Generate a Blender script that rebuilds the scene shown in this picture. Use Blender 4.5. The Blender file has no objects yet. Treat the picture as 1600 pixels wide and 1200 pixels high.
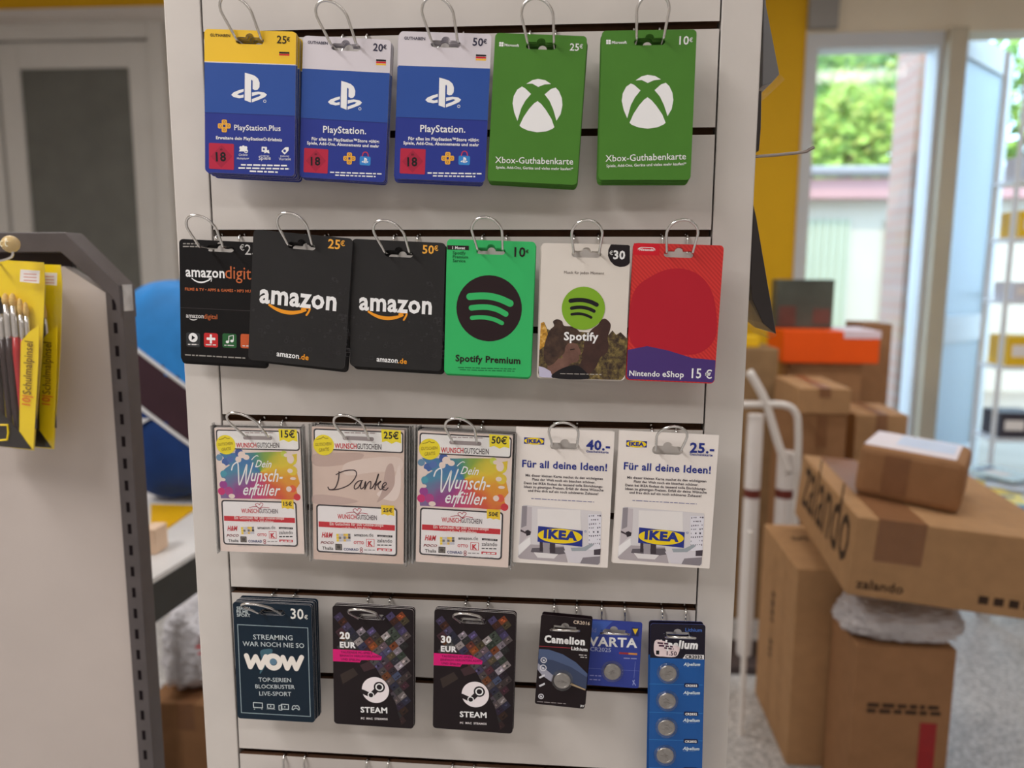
import bpy, bmesh, math, random
from mathutils import Vector, Matrix
from mathutils.geometry import tessellate_polygon

SC = bpy.context.scene
COL = SC.collection

# ------------------------------------------------------------------ camera, world, lights, exposure
CAM = Vector((0.12432, -0.80632, 1.45))
YAW, PITCH, ROLL, FPX = 0.080302, 0.143532, 0.004524, 1200.0
G0 = 1.45 + 0.2444                       # height of the top edge of the first visible groove
_f = Vector((-math.sin(YAW) * math.cos(PITCH), math.cos(YAW) * math.cos(PITCH), -math.sin(PITCH)))
_r = Vector((math.cos(YAW), math.sin(YAW), 0))
_u = _r.cross(_f)
_r, _u = _r * math.cos(ROLL) + _u * math.sin(ROLL), -_r * math.sin(ROLL) + _u * math.cos(ROLL)
cd = bpy.data.cameras.new('camera')
cd.sensor_width = 36.0
cd.lens = FPX / 1600 * 36
cd.clip_start = 0.02
cd.dof.use_dof = True
cd.dof.focus_distance = 0.785
cd.dof.aperture_fstop = 3.3
cam = bpy.data.objects.new('camera', cd)
cam.matrix_world = Matrix(((_r.x, _u.x, -_f.x, CAM.x), (_r.y, _u.y, -_f.y, CAM.y), (_r.z, _u.z, -_f.z, CAM.z), (0, 0, 0, 1)))
COL.objects.link(cam)
SC.camera = cam
SC.view_settings.view_transform = 'Standard'
SC.view_settings.look = 'None'
SC.view_settings.exposure = 0.0
SC.view_settings.gamma = 1.0
SC.view_settings.use_curve_mapping = False
SC.cycles.use_denoising = True
wd = bpy.data.worlds.new('sky')
SC.world = wd
wd.use_nodes = True
wd.node_tree.nodes['Background'].inputs[0].default_value = (0.50, 0.74, 1.0, 1)
wd.node_tree.nodes['Background'].inputs[1].default_value = 5.2


def light(name, kind, loc, aim, energy, color=(1, 1, 1), size=(1, 1)):
    l = bpy.data.lights.new(name, kind)
    l.energy = energy
    l.color = color
    if kind == 'AREA':
        l.shape = 'RECTANGLE'
        l.size, l.size_y = size
    else:
        l.angle = math.radians(2)
    o = bpy.data.objects.new(name, l)
    o.location = loc
    o.rotation_euler = (Vector(aim) - Vector(loc)).to_track_quat('-Z', 'Y').to_euler()
    COL.objects.link(o)
    return o


light('sun', 'SUN', (0, 0, 12), (3.5, 8, 0), 3.0, (1, .9, .7))
light('ceiling_tube_light', 'AREA', (-1.75, -1.35, 3.28), (-1.75, -1.35, 0), 92, (1, .965, .945), (.5, 2.4))
light('ceiling_tube_light', 'AREA', (1.2, -2.4, 3.28), (1.2, -2.4, 0), 26, (1, .965, .955), (2.4, .35))
light('ceiling_tube_light', 'AREA', (-1.5, 1.9, 3.28), (-1.5, 1.9, 0), 24, (1, .97, .95), (2.4, .35))
light('ceiling_tube_light', 'AREA', (1.8, 1.6, 3.28), (1.8, 1.6, 0), 32, (1, .97, .95), (2.4, .35))


def at(px, py, Y):
    d = _f + _r * ((px - 800) / FPX) - _u * ((py - 600) / FPX)
    return CAM + d * ((Y - CAM.y) / d.y)


# ------------------------------------------------------------------ materials
GAIN = 0.86
_mats = {}


def lin(c):
    out = []
    for v in c:
        v = v / 255
        v = v / 12.92 if v <= 0.04045 else ((v + 0.055) / 1.055) ** 2.4
        out.append(min(v / GAIN, 0.92))
    return (*out, 1)


def mat(rgb, rough=0.45, spec=0.4, metal=0.0, noise=0.05, scale=60.0, kind='plain'):
    key = (rgb, rough, spec, metal, noise, scale, kind)
    if key in _mats:
        return _mats[key]
    m = bpy.data.materials.new('%s_%d_%d_%d' % (kind, *rgb))
    m.use_nodes = True
    nt = m.node_tree
    b = nt.nodes['Principled BSDF']
    c = lin(rgb)
    b.inputs['Base Color'].default_value = c
    b.inputs['Roughness'].default_value = rough
    b.inputs['Metallic'].default_value = metal
    b.inputs['Specular IOR Level'].default_value = spec
    if noise:
        tc = nt.nodes.new('ShaderNodeTexCoord')
        n = nt.nodes.new('ShaderNodeTexNoise')
        n.inputs['Scale'].default_value = scale
        n.inputs['Detail'].default_value = 4
        nt.links.new(tc.outputs['Object'], n.inputs['Vector'])
        r = nt.nodes.new('ShaderNodeValToRGB')
        lo, hi = 1 - noise, 1 + noise
        r.color_ramp.elements[0].position = .3
        r.color_ramp.elements[1].position = .7
        r.color_ramp.elements[0].color = (c[0] * lo, c[1] * lo, c[2] * lo, 1)
        r.color_ramp.elements[1].color = (min(c[0] * hi, 1), min(c[1] * hi, 1), min(c[2] * hi, 1), 1)
        nt.links.new(n.outputs['Fac'], r.inputs['Fac'])
        nt.links.new(r.outputs['Color'], b.inputs['Base Color'])
    _mats[key] = m
    return m


def ink(r, g, b, rough=.42):
    return mat((r, g, b), rough, .25, 0, 0, 60, 'ink')


def nodemat(name, build, rough=.45, spec=.35):
    m = bpy.data.materials.new(name)
    m.use_nodes = True
    nt = m.node_tree
    b = nt.nodes['Principled BSDF']
    b.inputs['Roughness'].default_value = rough
    b.inputs['Specular IOR Level'].default_value = spec
    build(nt, b)
    return m


def film(name, gloss=.07, tint=(1, 1, 1), rough=.08):
    m = bpy.data.materials.new(name)
    m.use_nodes = True
    nt = m.node_tree
    out = nt.nodes['Material Output']
    t = nt.nodes.new('ShaderNodeBsdfTransparent')
    t.inputs[0].default_value = (*tint, 1)
    g = nt.nodes.new('ShaderNodeBsdfGlossy')
    g.inputs['Roughness'].default_value = rough
    n = nt.nodes.new('ShaderNodeTexNoise')
    n.inputs['Scale'].default_value = 40
    bp = nt.nodes.new('ShaderNodeBump')
    bp.inputs['Strength'].default_value = .25
    bp.inputs['Distance'].default_value = .004
    nt.links.new(n.outputs['Fac'], bp.inputs['Height'])
    nt.links.new(bp.outputs['Normal'], g.inputs['Normal'])
    lw = nt.nodes.new('ShaderNodeLayerWeight')
    lw.inputs['Blend'].default_value = .25
    mp = nt.nodes.new('ShaderNodeMapRange')
    mp.inputs['To Min'].default_value = gloss
    mp.inputs['To Max'].default_value = min(1, gloss + .22)
    nt.links.new(lw.outputs['Facing'], mp.inputs['Value'])
    mx = nt.nodes.new('ShaderNodeMixShader')
    nt.links.new(mp.outputs[0], mx.inputs[0])
    nt.links.new(t.outputs[0], mx.inputs[1])
    nt.links.new(g.outputs[0], mx.inputs[2])
    nt.links.new(mx.outputs[0], out.inputs['Surface'])
    return m


CHROME = mat((205, 203, 200), .2, .5, 1.0, 0, 60, 'chrome')
BOARD = mat((196, 190, 184), .5, .35, 0, .035, 18, 'laminate')
STILE = mat((197, 191, 185), .5, .35, 0, .035, 14, 'laminate_stile')
MDF = mat((88, 62, 45), .8, .2, 0, .15, 80, 'mdf')
CARDB = mat((168, 130, 92), .75, .2, 0, .07, 25, 'cardboard')
CARDB2 = mat((150, 110, 76), .75, .2, 0, .07, 25, 'cardboard')
TAPE = mat((132, 92, 62), .35, .4, 0, .06, 30, 'parcel_tape')
CLEAR = film('clear_film', .02)
SEAM = film('welded_seam', .4, (.9, .9, .9), .25)
BLISTER = film('clear_blister', .05)
WHITEP = mat((226, 220, 216), .45, .35, 0, .02, 40, 'white_plastic')
PAPER_EDGE = mat((196, 190, 188), .6, .2, 0, .12, 400, 'paper_edge')
GLASS = film('window_glass', .04, (1, 1, 1), .02)


# ------------------------------------------------------------------ mesh helpers
class MB:
    def __init__(self):
        self.v, self.f, self.m, self.mats = [], [], [], []

    def mi(self, m):
        if m not in self.mats:
            self.mats.append(m)
        return self.mats.index(m)

    def add(self, vs, fs, m):
        o, k = len(self.v), self.mi(m)
        self.v += [tuple(p) for p in vs]
        for f in fs:
            self.f.append(tuple(i + o for i in f))
            self.m.append(k)

    def box(self, a, b, m, M=None):
        x0, y0, z0 = a
        x1, y1, z1 = b
        vs = [Vector(p) for p in ((x0, y0, z0), (x1, y0, z0), (x1, y1, z0), (x0, y1, z0), (x0, y0, z1), (x1, y0, z1), (x1, y1, z1), (x0, y1, z1))]
        if M is not None:
            vs = [M @ p for p in vs]
        self.add(vs, [(0, 3, 2, 1), (4, 5, 6, 7), (0, 1, 5, 4), (1, 2, 6, 5), (2, 3, 7, 6), (3, 0, 4, 7)], m)
        return self

    def tube(self, pts, r, m, seg=8, closed=False, caps=True):
        pts = [Vector(p) for p in pts]
        n = len(pts)
        rr = r if isinstance(r, (list, tuple)) else [r] * n
        prev = None
        vs = []
        for i, p in enumerate(pts):
            a = pts[(i - 1) % n] if (i or closed) else p
            b = pts[(i + 1) % n] if (i < n - 1 or closed) else p
            t = (b - a).normalized()
            if prev is None:
                prev = t.orthogonal().normalized()
            nrm = (prev - t * prev.dot(t)).normalized()
            prev = nrm
            bn = t.cross(nrm)
            for k in range(seg):
                an = 2 * math.pi * k / seg
                vs.append(p + (nrm * math.cos(an) + bn * math.sin(an)) * rr[i])
        fs = []
        for i in range(n if closed else n - 1):
            j = (i + 1) % n
            for k in range(seg):
                q = (k + 1) % seg
                fs.append((i * seg + k, i * seg + q, j * seg + q, j * seg + k))
        if caps and not closed:
            fs.append(tuple(range(seg))[::-1])
            fs.append(tuple((n - 1) * seg + k for k in range(seg)))
        self.add(vs, fs, m)
        return self

    def lathe(self, prof, c, axis, m, seg=24):
        axis = Vector(axis).normalized()
        u = axis.orthogonal().normalized()
        w = axis.cross(u)
        vs = []
        for r, h in prof:
            for k in range(seg):
                a = 2 * math.pi * k / seg
                vs.append(Vector(c) + axis * h + (u * math.cos(a) + w * math.sin(a)) * r)
        fs = []
        for i in range(len(prof) - 1):
            for k in range(seg):
                q = (k + 1) % seg
                fs.append((i * seg + k, i * seg + q, (i + 1) * seg + q, (i + 1) * seg + k))
        fs.append(tuple(range(seg))[::-1])
        fs.append(tuple((len(prof) - 1) * seg + k for k in range(seg)))
        self.add(vs, fs, m)
        return self

    def prism(self, poly, ext, m, m2=None):
        """poly: 3-D points in a plane, ext: extrusion vector; m2: material of the sides"""
        poly = [Vector(p) for p in poly]
        ext = Vector(ext)
        n = len(poly)
        tr = tessellate_polygon([poly])
        vs = poly + [p + ext for p in poly]
        self.add(vs, [tuple(t) for t in tr] + [tuple(i + n for i in t)[::-1] for t in tr], m)
        self.add(vs, [(i, (i + 1) % n, n + (i + 1) % n, n + i) for i in range(n)], m2 or m)
        return self

    def build(self, name, parent=None, smooth=False, bevel=0, fix=True):
        me = bpy.data.meshes.new(name)
        me.from_pydata(self.v, [], self.f)
        for m in self.mats:
            me.materials.append(m)
        me.polygons.foreach_set('material_index', self.m)
        if fix:
            bm = bmesh.new()
            bm.from_mesh(me)
            bmesh.ops.remove_doubles(bm, verts=bm.verts, dist=1e-7)
            bmesh.ops.recalc_face_normals(bm, faces=bm.faces)
            bm.to_mesh(me)
            bm.free()
        if smooth:
            me.polygons.foreach_set('use_smooth', [True] * len(me.polygons))
        o = bpy.data.objects.new(name, me)
        COL.objects.link(o)
        if parent is not None:
            o.parent = parent
        if bevel:
            b = o.modifiers.new('bevel', 'BEVEL')
            b.width = bevel
            b.segments = 2
            b.limit_method = 'ANGLE'
        if smooth and bevel == 0:
            pass
        return o


def tag(o, label=None, cat=None, group=None, kind=None):
    if label:
        o['label'] = label
    if cat:
        o['category'] = cat
    if group:
        o['group'] = group
    if kind:
        o['kind'] = kind
    return o


def empty(name, loc, rz=0.0):
    o = bpy.data.objects.new(name, None)
    o.location = loc
    o.rotation_euler = (0, 0, rz)
    o.empty_display_size = .05
    COL.objects.link(o)
    return o


def smooth_path(pts, n=8, closed=False):
    pts = [Vector(p) for p in pts]
    N = len(pts)
    out = []
    for i in range(N if closed else N - 1):
        g = lambda k: pts[k % N] if closed else pts[max(0, min(N - 1, k))]
        p0, p1, p2, p3 = g(i - 1), g(i), g(i + 1), g(i + 2)
        for j in range(n):
            t = j / n
            out.append(.5 * ((2 * p1) + (-p0 + p2) * t + (2 * p0 - 5 * p1 + 4 * p2 - p3) * t * t + (-p0 + 3 * p1 - 3 * p2 + p3) * t ** 3))
    if not closed:
        out.append(pts[-1])
    return out


# ------------------------------------------------------------------ lettering and print
_tx = {}


def text_mesh(s, bold, shear):
    key = (s, bold, shear)
    if key in _tx:
        return _tx[key]
    c = bpy.data.curves.new('lettering', 'FONT')
    c.body = s
    c.offset = bold
    c.resolution_u = 2
    c.shear = shear
    c.space_character = 1 + bold * 2.2
    o = bpy.data.objects.new('lettering', c)
    COL.objects.link(o)
    dg = bpy.context.evaluated_depsgraph_get()
    me = bpy.data.meshes.new_from_object(o.evaluated_get(dg))
    bm = bmesh.new()
    bm.from_mesh(me)
    seen, k = set(), 0
    for v in bm.verts:                       # one height per glyph so that bold neighbours do not share a plane
        if v in seen:
            continue
        st = [v]
        seen.add(v)
        while st:
            w = st.pop()
            w.co.z = (k % 4) * .25
            for e in w.link_edges:
                x = e.other_vert(w)
                if x not in seen:
                    seen.add(x)
                    st.append(x)
        k += 1
    bm.verts.ensure_lookup_table()
    bm.verts.index_update()
    vs = [v.co.copy() for v in bm.verts]
    fs = []
    for f in bm.faces:
        ids = [v.index for v in f.verts]
        a = sum((vs[ids[i]].x * vs[ids[(i + 1) % len(ids)]].y - vs[ids[(i + 1) % len(ids)]].x * vs[ids[i]].y) for i in range(len(ids)))
        fs.append(ids if a > 0 else ids[::-1])
    bm.free()
    bpy.data.objects.remove(o)
    bpy.data.curves.remove(c)
    bpy.data.meshes.remove(me)
    x0 = min(v.x for v in vs)
    x1 = max(v.x for v in vs)
    _tx[key] = (vs, fs, x0, x1)
    return _tx[key]


def homography(q):
    """map from the four corners (TL, TR, BR, BL) to the unit square"""
    import numpy as np
    A, b = [], []
    for (x, y), (u, v) in zip(q, ((0, 0), (1, 0), (1, 1), (0, 1))):
        A += [[x, y, 1, 0, 0, 0, -u * x, -u * y], [0, 0, 0, x, y, 1, -v * x, -v * y]]
        b += [u, v]
    h = np.linalg.solve(np.array(A, float), np.array(b, float))

    def f(x, y):
        w = h[6] * x + h[7] * y + 1
        return (h[0] * x + h[1] * y + h[2]) / w, (h[3] * x + h[4] * y + h[5]) / w
    return f


LAYER = 0.00007


class Print:
    """flat print on the front of a card: coordinates of the artwork sheet `quad`, laid on a W x H card"""

    def __init__(s, quad, W, H, ox, oz, front):
        s.h, s.W, s.H, s.ox, s.oz, s.front = homography(quad), W, H, ox, oz, front
        s.quad = quad
        s.field = MB()
        s.lines = []
        s.parts = []
        s.sect('printed_pattern')
        s.hole = None
        s.n = 0

    def lettering(s, q):
        """the lettering part that this line of print stands next to, or a new one"""
        b = [min(a.x for a in q), min(a.y for a in q), max(a.x for a in q), max(a.y for a in q)]
        hit = None
        for c in s.lines:
            gx = max(c[0] - b[2], b[0] - c[2], 0)
            gy = max(c[1] - b[3], b[1] - c[3], 0)
            if math.hypot(gx, gy) < .009:
                hit = c
                break
        if hit is None:
            hit = [*b, MB()]
            s.lines.append(hit)
        hit[0], hit[1], hit[2], hit[3] = min(hit[0], b[0]), min(hit[1], b[1]), max(hit[2], b[2]), max(hit[3], b[3])
        return hit[4]

    def sect(s, name):
        s.art = MB()
        s.parts.append((name, s.art))

    def p(s, x, y):
        u, v = s.h(x, y)
        return Vector((u * s.W - s.ox, -v * s.H - s.oz))

    def put(s, mb, m, loops, L):
        tr = tessellate_polygon([[Vector((q.x, q.y, 0)) for q in lp] for lp in loops])
        flat = [q for lp in loops for q in lp]
        s.n = (s.n + 1) % 160
        y = s.front - (L + s.n * .004) * LAYER
        fs = []
        for t in tr:
            a, b, c = (flat[i] for i in t)
            ar = (b.x - a.x) * (c.y - a.y) - (c.x - a.x) * (b.y - a.y)
            if abs(ar) > 1e-14:
                fs.append(tuple(t) if ar > 0 else tuple(t)[::-1])
        mb.add([(q.x, y, q.y) for q in flat], fs, m)

    def poly(s, m, pts, L=1, hole=False, smooth=0):
        q = [s.p(*a) for a in pts]
        if smooth:
            q = [Vector((a.x, a.y)) for a in smooth_path([(a.x, a.y, 0) for a in q], smooth, True)]
        s.put(s.art, m, [q], L)

    def fieldrect(s, m, y0, y1, L=1, top=False, bottom=False, hole=True, rad=.004):
        """a full-width field of the card between two heights (fractions), with the hang hole left open"""
        loop = s.outline(rad if top else 0, rad if bottom else 0, y0, y1)
        s.put(s.field, m, [loop] + ([s.hole] if hole and s.hole else []), L)

    def outline(s, rt, rb, v0=0, v1=1):
        x0, x1 = -s.ox, s.W - s.ox
        z1, z0 = -v0 * s.H - s.oz, -v1 * s.H - s.oz
        out = []
        for cx, cz, a0, r in ((x1, z1, 0, rt), (x0, z1, 90, rt), (x0, z0, 180, rb), (x1, z0, 270, rb)):
            if r == 0:
                out.append(Vector((cx, cz)))
                continue
            sx = -1 if cx == x1 else 1
            sz = -1 if cz == z1 else 1
            for k in range(6):
                a = math.radians(a0 + 90 * k / 5)
                out.append(Vector((cx + sx * r + r * math.cos(a), cz + sz * r + r * math.sin(a))))
        return out

    def rect(s, m, x0, y0, x1, y1, r=0, L=1, mb=None):
        a, b = s.p(x0, y0), s.p(x1, y1)
        xa, xb, za, zb = min(a.x, b.x), max(a.x, b.x), min(a.y, b.y), max(a.y, b.y)
        s.put(mb or s.art, m, [rrect(xa, xb, za, zb, r)], L)

    def frame(s, m, x0, y0, x1, y1, w, r=0, L=1):
        a, b = s.p(x0, y0), s.p(x1, y1)
        xa, xb, za, zb = min(a.x, b.x), max(a.x, b.x), min(a.y, b.y), max(a.y, b.y)
        s.put(s.art, m, [rrect(xa, xb, za, zb, r), rrect(xa + w, xb - w, za + w, zb - w, max(r - w, 0))[::-1]], L)

    def ell(s, cx, cy, r, k=1.0, n=40):
        c = s.p(cx, cy)
        R = (s.p(cx + r, cy) - c).length
        return [Vector((c.x + R * math.cos(2 * math.pi * i / n), c.y + R * k * math.sin(2 * math.pi * i / n))) for i in range(n)]

    def disc(s, m, cx, cy, r, L=1, k=1.0):
        s.put(s.art, m, [s.ell(cx, cy, r, k)], L)

    def ring(s, m, cx, cy, r, r2, L=1, k=1.0):
        s.put(s.art, m, [s.ell(cx, cy, r, k), s.ell(cx, cy, r2, k)[::-1]], L)

    def stroke(s, m, pts, w, L=1, sm=6, round_=True, taper=None):
        q = [s.p(*a) for a in pts]
        if sm:
            q = [Vector((a.x, a.y)) for a in smooth_path([(a.x, a.y, 0) for a in q], sm)]
        x, y = pts[0]
        hw = (s.p(x + w, y) - s.p(x, y)).length / 2
        left, right = [], []
        n = len(q)
        for i, a in enumerate(q):
            t = (q[min(i + 1, n - 1)] - q[max(i - 1, 0)]).normalized()
            nn = Vector((-t.y, t.x))
            ww = hw * (taper(i / (n - 1)) if taper else 1)
            left.append(a + nn * ww)
            right.append(a - nn * ww)
        s.n = (s.n + 1) % 160
        y_ = s.front - (L + s.n * .004) * LAYER
        vs = [(a.x, y_, a.y) for a in left] + [(a.x, y_, a.y) for a in right]
        s.art.add(vs, [(i, n + i, n + i + 1, i + 1) for i in range(n - 1)], m)
        if round_ and not taper:
            for e in (q[0], q[-1]):
                s.put(s.art, m, [[e + Vector((math.cos(2 * math.pi * k / 14), math.sin(2 * math.pi * k / 14))) * hw for k in range(14)]], L + .3)

    def text(s, m, t, x0, x1, y0, y1=None, b=0.0, sy=1.0, shear=0.0, L=4):
        a, e = s.p(x0, y0), s.p(x1, y1 if y1 is not None else y0)
        vs, fs, tx0, tx1 = text_mesh(t, b, shear)
        d = e - a
        k = d.length / (tx1 - tx0)
        ux = d.normalized()
        uy = Vector((-ux.y, ux.x))
        out = []
        for v in vs:
            q = a + ux * ((v.x - tx0) * k) + uy * (v.y * k * sy)
            out.append((q.x, s.front - (L + .7 + v.z) * LAYER, q.y))
        s.lettering([Vector((o_[0], o_[2])) for o_ in out]).add(out, fs, m)

    def fine(s, m, x0, x1, y0, y1=None, h=9, L=4, seed=1):
        """a line of print too small to read: word-long dashes"""
        rn = random.Random(seed * 31 + int(x0) + int(y0) * 7)
        y1 = y0 if y1 is None else y1
        line = s.lettering([s.p(x0, y0), s.p(x1, y1), s.p(x0, y0 - h)])
        x = x0
        while x < x1:
            w = rn.uniform(14, 46)
            e = min(x + w, x1)
            f = lambda t: y0 + (y1 - y0) * (t - x0) / max(x1 - x0, 1)
            q = [s.p(x, f(x)), s.p(e, f(e)), s.p(e, f(e) - h), s.p(x, f(x) - h)]
            s.put(line, m, [q], L)
            x = e + 7


def rrect(xa, xb, za, zb, r):
    if r <= 0:
        return [Vector((xb, zb)), Vector((xa, zb)), Vector((xa, za)), Vector((xb, za))]
    out = []
    for cx, cz, a0 in ((xb - r, zb - r, 0), (xa + r, zb - r, 90), (xa + r, za + r, 180), (xb - r, za + r, 270)):
        for k in range(5):
            a = math.radians(a0 + 90 * k / 4)
            out.append(Vector((cx + r * math.cos(a), cz + r * math.sin(a))))
    return out


def euro_slot(w, h, br):
    """hang hole: a rounded slot with a half-round bump in the middle of its top"""
    out = []
    r = h / 2
    for k in range(7):
        a = math.radians(-90 + 180 * k / 6)
        out.append(Vector((w / 2 - r + r * math.cos(a), r * math.sin(a))))
    if br:
        for k in range(9):
            a = math.radians(180 * k / 8)
            out.append(Vector((br * math.cos(a), h / 2 + br * .85 * math.sin(a))))
    for k in range(7):
        a = math.radians(90 + 180 * k / 6)
        out.append(Vector((-w / 2 + r + r * math.cos(a), r * math.sin(a))))
    return out


SLOTS = []


def hang_card(name, label, cat, group, crop, quad, depth, slot, body, art=None, artquad=None, edge=None, th=.0008, rad=.004,
              sw=.029, sh=.0065, br=.0042, back=0, gap=.0018, fan=(0, 0, 0), back_label=None, rad_b=None, args=()):
    ox_, oy_, sc = crop
    Q = [(ox_ + x * sc, oy_ + y * sc) for x, y in quad]
    P = [at(x, y, -depth) for x, y in Q]
    TL, TR, BR, BL = [Vector((p.x, p.z)) for p in P]
    W = ((TR - TL).length + (BR - BL).length) / 2
    H = ((BL - TL).length + (BR - TR).length) / 2
    ang = (math.atan2((TR - TL).y, (TR - TL).x) + math.atan2((BR - BL).y, (BR - BL).x)) / 2
    cen = (TL + TR + BR + BL) / 4
    hu = homography(quad)
    su, sv = hu(*slot)
    ox, oz = su * W, -sv * H                      # slot in the card's own frame, from its top-left corner
    loc2 = cen + Matrix.Rotation(ang, 2) @ Vector(((su - .5) * W, (.5 - sv) * H))
    pr = Print(artquad or quad, W, H, ox, oz, -th / 2)
    hole = euro_slot(sw, sh, br)
    pr.hole = hole
    outer = pr.outline(rad, rad if rad_b is None else rad_b)
    bodymb = MB()
    for y, flip in ((-th / 2, False), (th / 2, True)):
        flat = outer + hole
        tr = tessellate_polygon([[Vector((q.x, q.y, 0)) for q in outer], [Vector((q.x, q.y, 0)) for q in hole]])
        fs = []
        for t in tr:
            a, b, c = (flat[i] for i in t)
            ar = (b.x - a.x) * (c.y - a.y) - (c.x - a.x) * (b.y - a.y)
            t = tuple(t) if ar > 0 else tuple(t)[::-1]
            fs.append(t[::-1] if flip else t)
        bodymb.add([(q.x, y, q.y) for q in flat], fs, body)
    for lp, sgn in ((outer, 1), (hole, -1)):
        n = len(lp)
        bodymb.add([(q.x, -th / 2, q.y) for q in lp] + [(q.x, th / 2, q.y) for q in lp],
                   [((i, n + i, n + (i + 1) % n, (i + 1) % n)) for i in range(n)], edge or body)
    if art:
        art(pr, *args)
    f = pr.field
    k0 = len(bodymb.v)
    bodymb.v += f.v
    for fc, mi in zip(f.f, f.m):
        bodymb.f.append(tuple(i + k0 for i in fc))
        bodymb.m.append(bodymb.mi(f.mats[mi]))
    o = bodymb.build(name, fix=False)
    o.location = (loc2.x, -depth, loc2.y)
    o.rotation_euler = (0, -ang, 0)
    tag(o, label, cat, group if not back else None)
    for nm, mb in pr.parts:
        if mb.f:
            mb.build(nm, o, fix=False)
    for c in pr.lines:
        c[4].build('printed_lettering', o, fix=False)
    rn = random.Random(int(Q[0][0]) * 13 + int(Q[0][1]))
    grp = back_label and (group + ' behind the front one')
    for k in range(1, back + 1):
        c = o.copy()
        COL.objects.link(c)
        t = k / back
        c.location = (loc2.x + fan[0] * t + rn.uniform(-.0006, .0006), -depth + gap * k, loc2.y + fan[1] * t + rn.uniform(-.0005, .0005))
        c.rotation_euler = (0, -ang + fan[2] * t + rn.uniform(-.004, .004), 0)
        for key in ('label', 'category', 'group', 'kind'):
            if key in c:
                del c[key]
        tag(c, back_label, cat, grp)
    SLOTS.append((loc2.x, loc2.y, depth))
    return o, pr


def hook(x, z, row, label, group, lean=0.0, length=.034, tilt=64, half=.0125, swell=.0022, front=.042):
    """double wire out of a groove, down, forward, then a loop of `length` rising at `tilt` degrees"""
    zg = G0 - .1 * row - .0072
    ct, st = math.cos(math.radians(tilt)), math.sin(math.radians(tilt))
    P = lambda xx, t: (xx + lean * t / length, -front - t * ct, z + t * st)
    R = half + swell
    side = []
    for s in (-1, 1):
        side.append([(s * half, .0105, zg + .004), (s * half, .0095, zg - .001), (s * half, .006, zg + .0015), (s * half, .0, zg + .0014),
                     (s * half, -.0035, zg - .0015), (s * half, -.0042, zg - .006), (s * half, -.0042, z + .006), (s * half, -.006, z + .0012), (s * half, -.010, z),
                     (s * half, -front + .005, z), P(s * half, .0008), P(s * (half + swell * .2), .005)])
    left, right = side
    tc = length - R
    top = [P(R * math.cos(math.pi - math.pi * k / 12), tc + R * math.sin(math.pi * k / 12)) for k in range(13)]
    mid = [P(-half - swell * .6, tc * .6)], [P(half + swell * .6, tc * .6)]
    pts = left + mid[0] + top + mid[1] + right[::-1]
    pts = [(px + x, py, pz) for px, py, pz in pts]
    mb = MB()
    mb.tube(smooth_path(pts, 4), .00135, CHROME, 8)
    o = mb.build('wire_hook', smooth=True)
    base = Vector((x, 0, zg))
    o.data.transform(Matrix.Translation(-base))
    o.location = base
    return tag(o, label, 'hook', group)


# ------------------------------------------------------------------ the room
def structure(name, mb, **k):
    return tag(mb.build(name, **k), kind='structure')


def terrazzo(nt, b):
    tc = nt.nodes.new('ShaderNodeTexCoord')
    v = nt.nodes.new('ShaderNodeTexVoronoi')
    v.inputs['Scale'].default_value = 110
    r = nt.nodes.new('ShaderNodeValToRGB')
    r.color_ramp.interpolation = 'CONSTANT'
    e = r.color_ramp.elements
    e[0].color = (.46, .45, .44, 1)
    e[1].position = .35
    e[1].color = (.58, .57, .56, 1)
    e.new(.6).color = (.36, .355, .35, 1)
    e.new(.8).color = (.70, .68, .66, 1)
    nt.links.new(tc.outputs['Object'], v.inputs['Vector'])
    nt.links.new(v.outputs['Color'], r.inputs['Fac'])
    nt.links.new(r.outputs['Color'], b.inputs['Base Color'])


FLOOR = nodemat('terrazzo', terrazzo, .28, .5)
YELLOW = mat((214, 164, 14), .6, .3, 0, .04, 3, 'yellow_paint')
WALLW = mat((206, 200, 194), .7, .25, 0, .03, 3, 'white_paint')
BEIGE = mat((222, 208, 184), .7, .25, 0, .03, 3, 'beige_paint')
GREYP = mat((150, 146, 140), .6, .3, 0, .03, 3, 'grey_paint')
FRAMEW = mat((196, 196, 196), .45, .35, 0, .02, 5, 'white_frame')
DARKG = mat((92, 92, 86), .3, .5, 0, .1, 6, 'dark_glass')

WY = 4.2
mb = MB()
mb.box((-4.6, -4, -.05), (4.6, 4.5, 0), FLOOR)
structure('floor', mb)
mb = MB()
mb.box((-4.6, -4, 3.32), (4.6, 4.6, 3.4), WALLW)
structure('ceiling', mb)
mb = MB()
mb.box((-4.6, -4, 0), (-4.5, 4.4, 3.32), WALLW)
structure('wall_left', mb)
mb = MB()
mb.box((4.5, -4, 0), (4.6, 4.4, 3.32), WALLW)
structure('wall_right', mb)
mb = MB()
mb.box((-4.6, -4.1, 0), (4.6, -4, 3.32), WALLW)
structure('wall_rear', mb)
xo0 = at(1246, 300, WY).x
xo1 = at(1452, 300, WY).x
xo2 = at(1482, 300, WY).x
xo3 = 3.35
zo = at(1350, 52, WY).z
mb = MB()
mb.box((-4.5, WY, 0), (xo0, WY + .2, 3.32), YELLOW)
mb.box((xo0, WY, zo), (4.5, WY + .2, 3.32), BEIGE)
mb.box((xo3, WY, 0), (4.5, WY + .2, zo), BEIGE)
mb.box((xo0, WY - .04, at(1300, 46, WY).z), (at(1308, 20, WY).x, WY, 3.32), GREYP)
structure('wall_back', mb)
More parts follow.
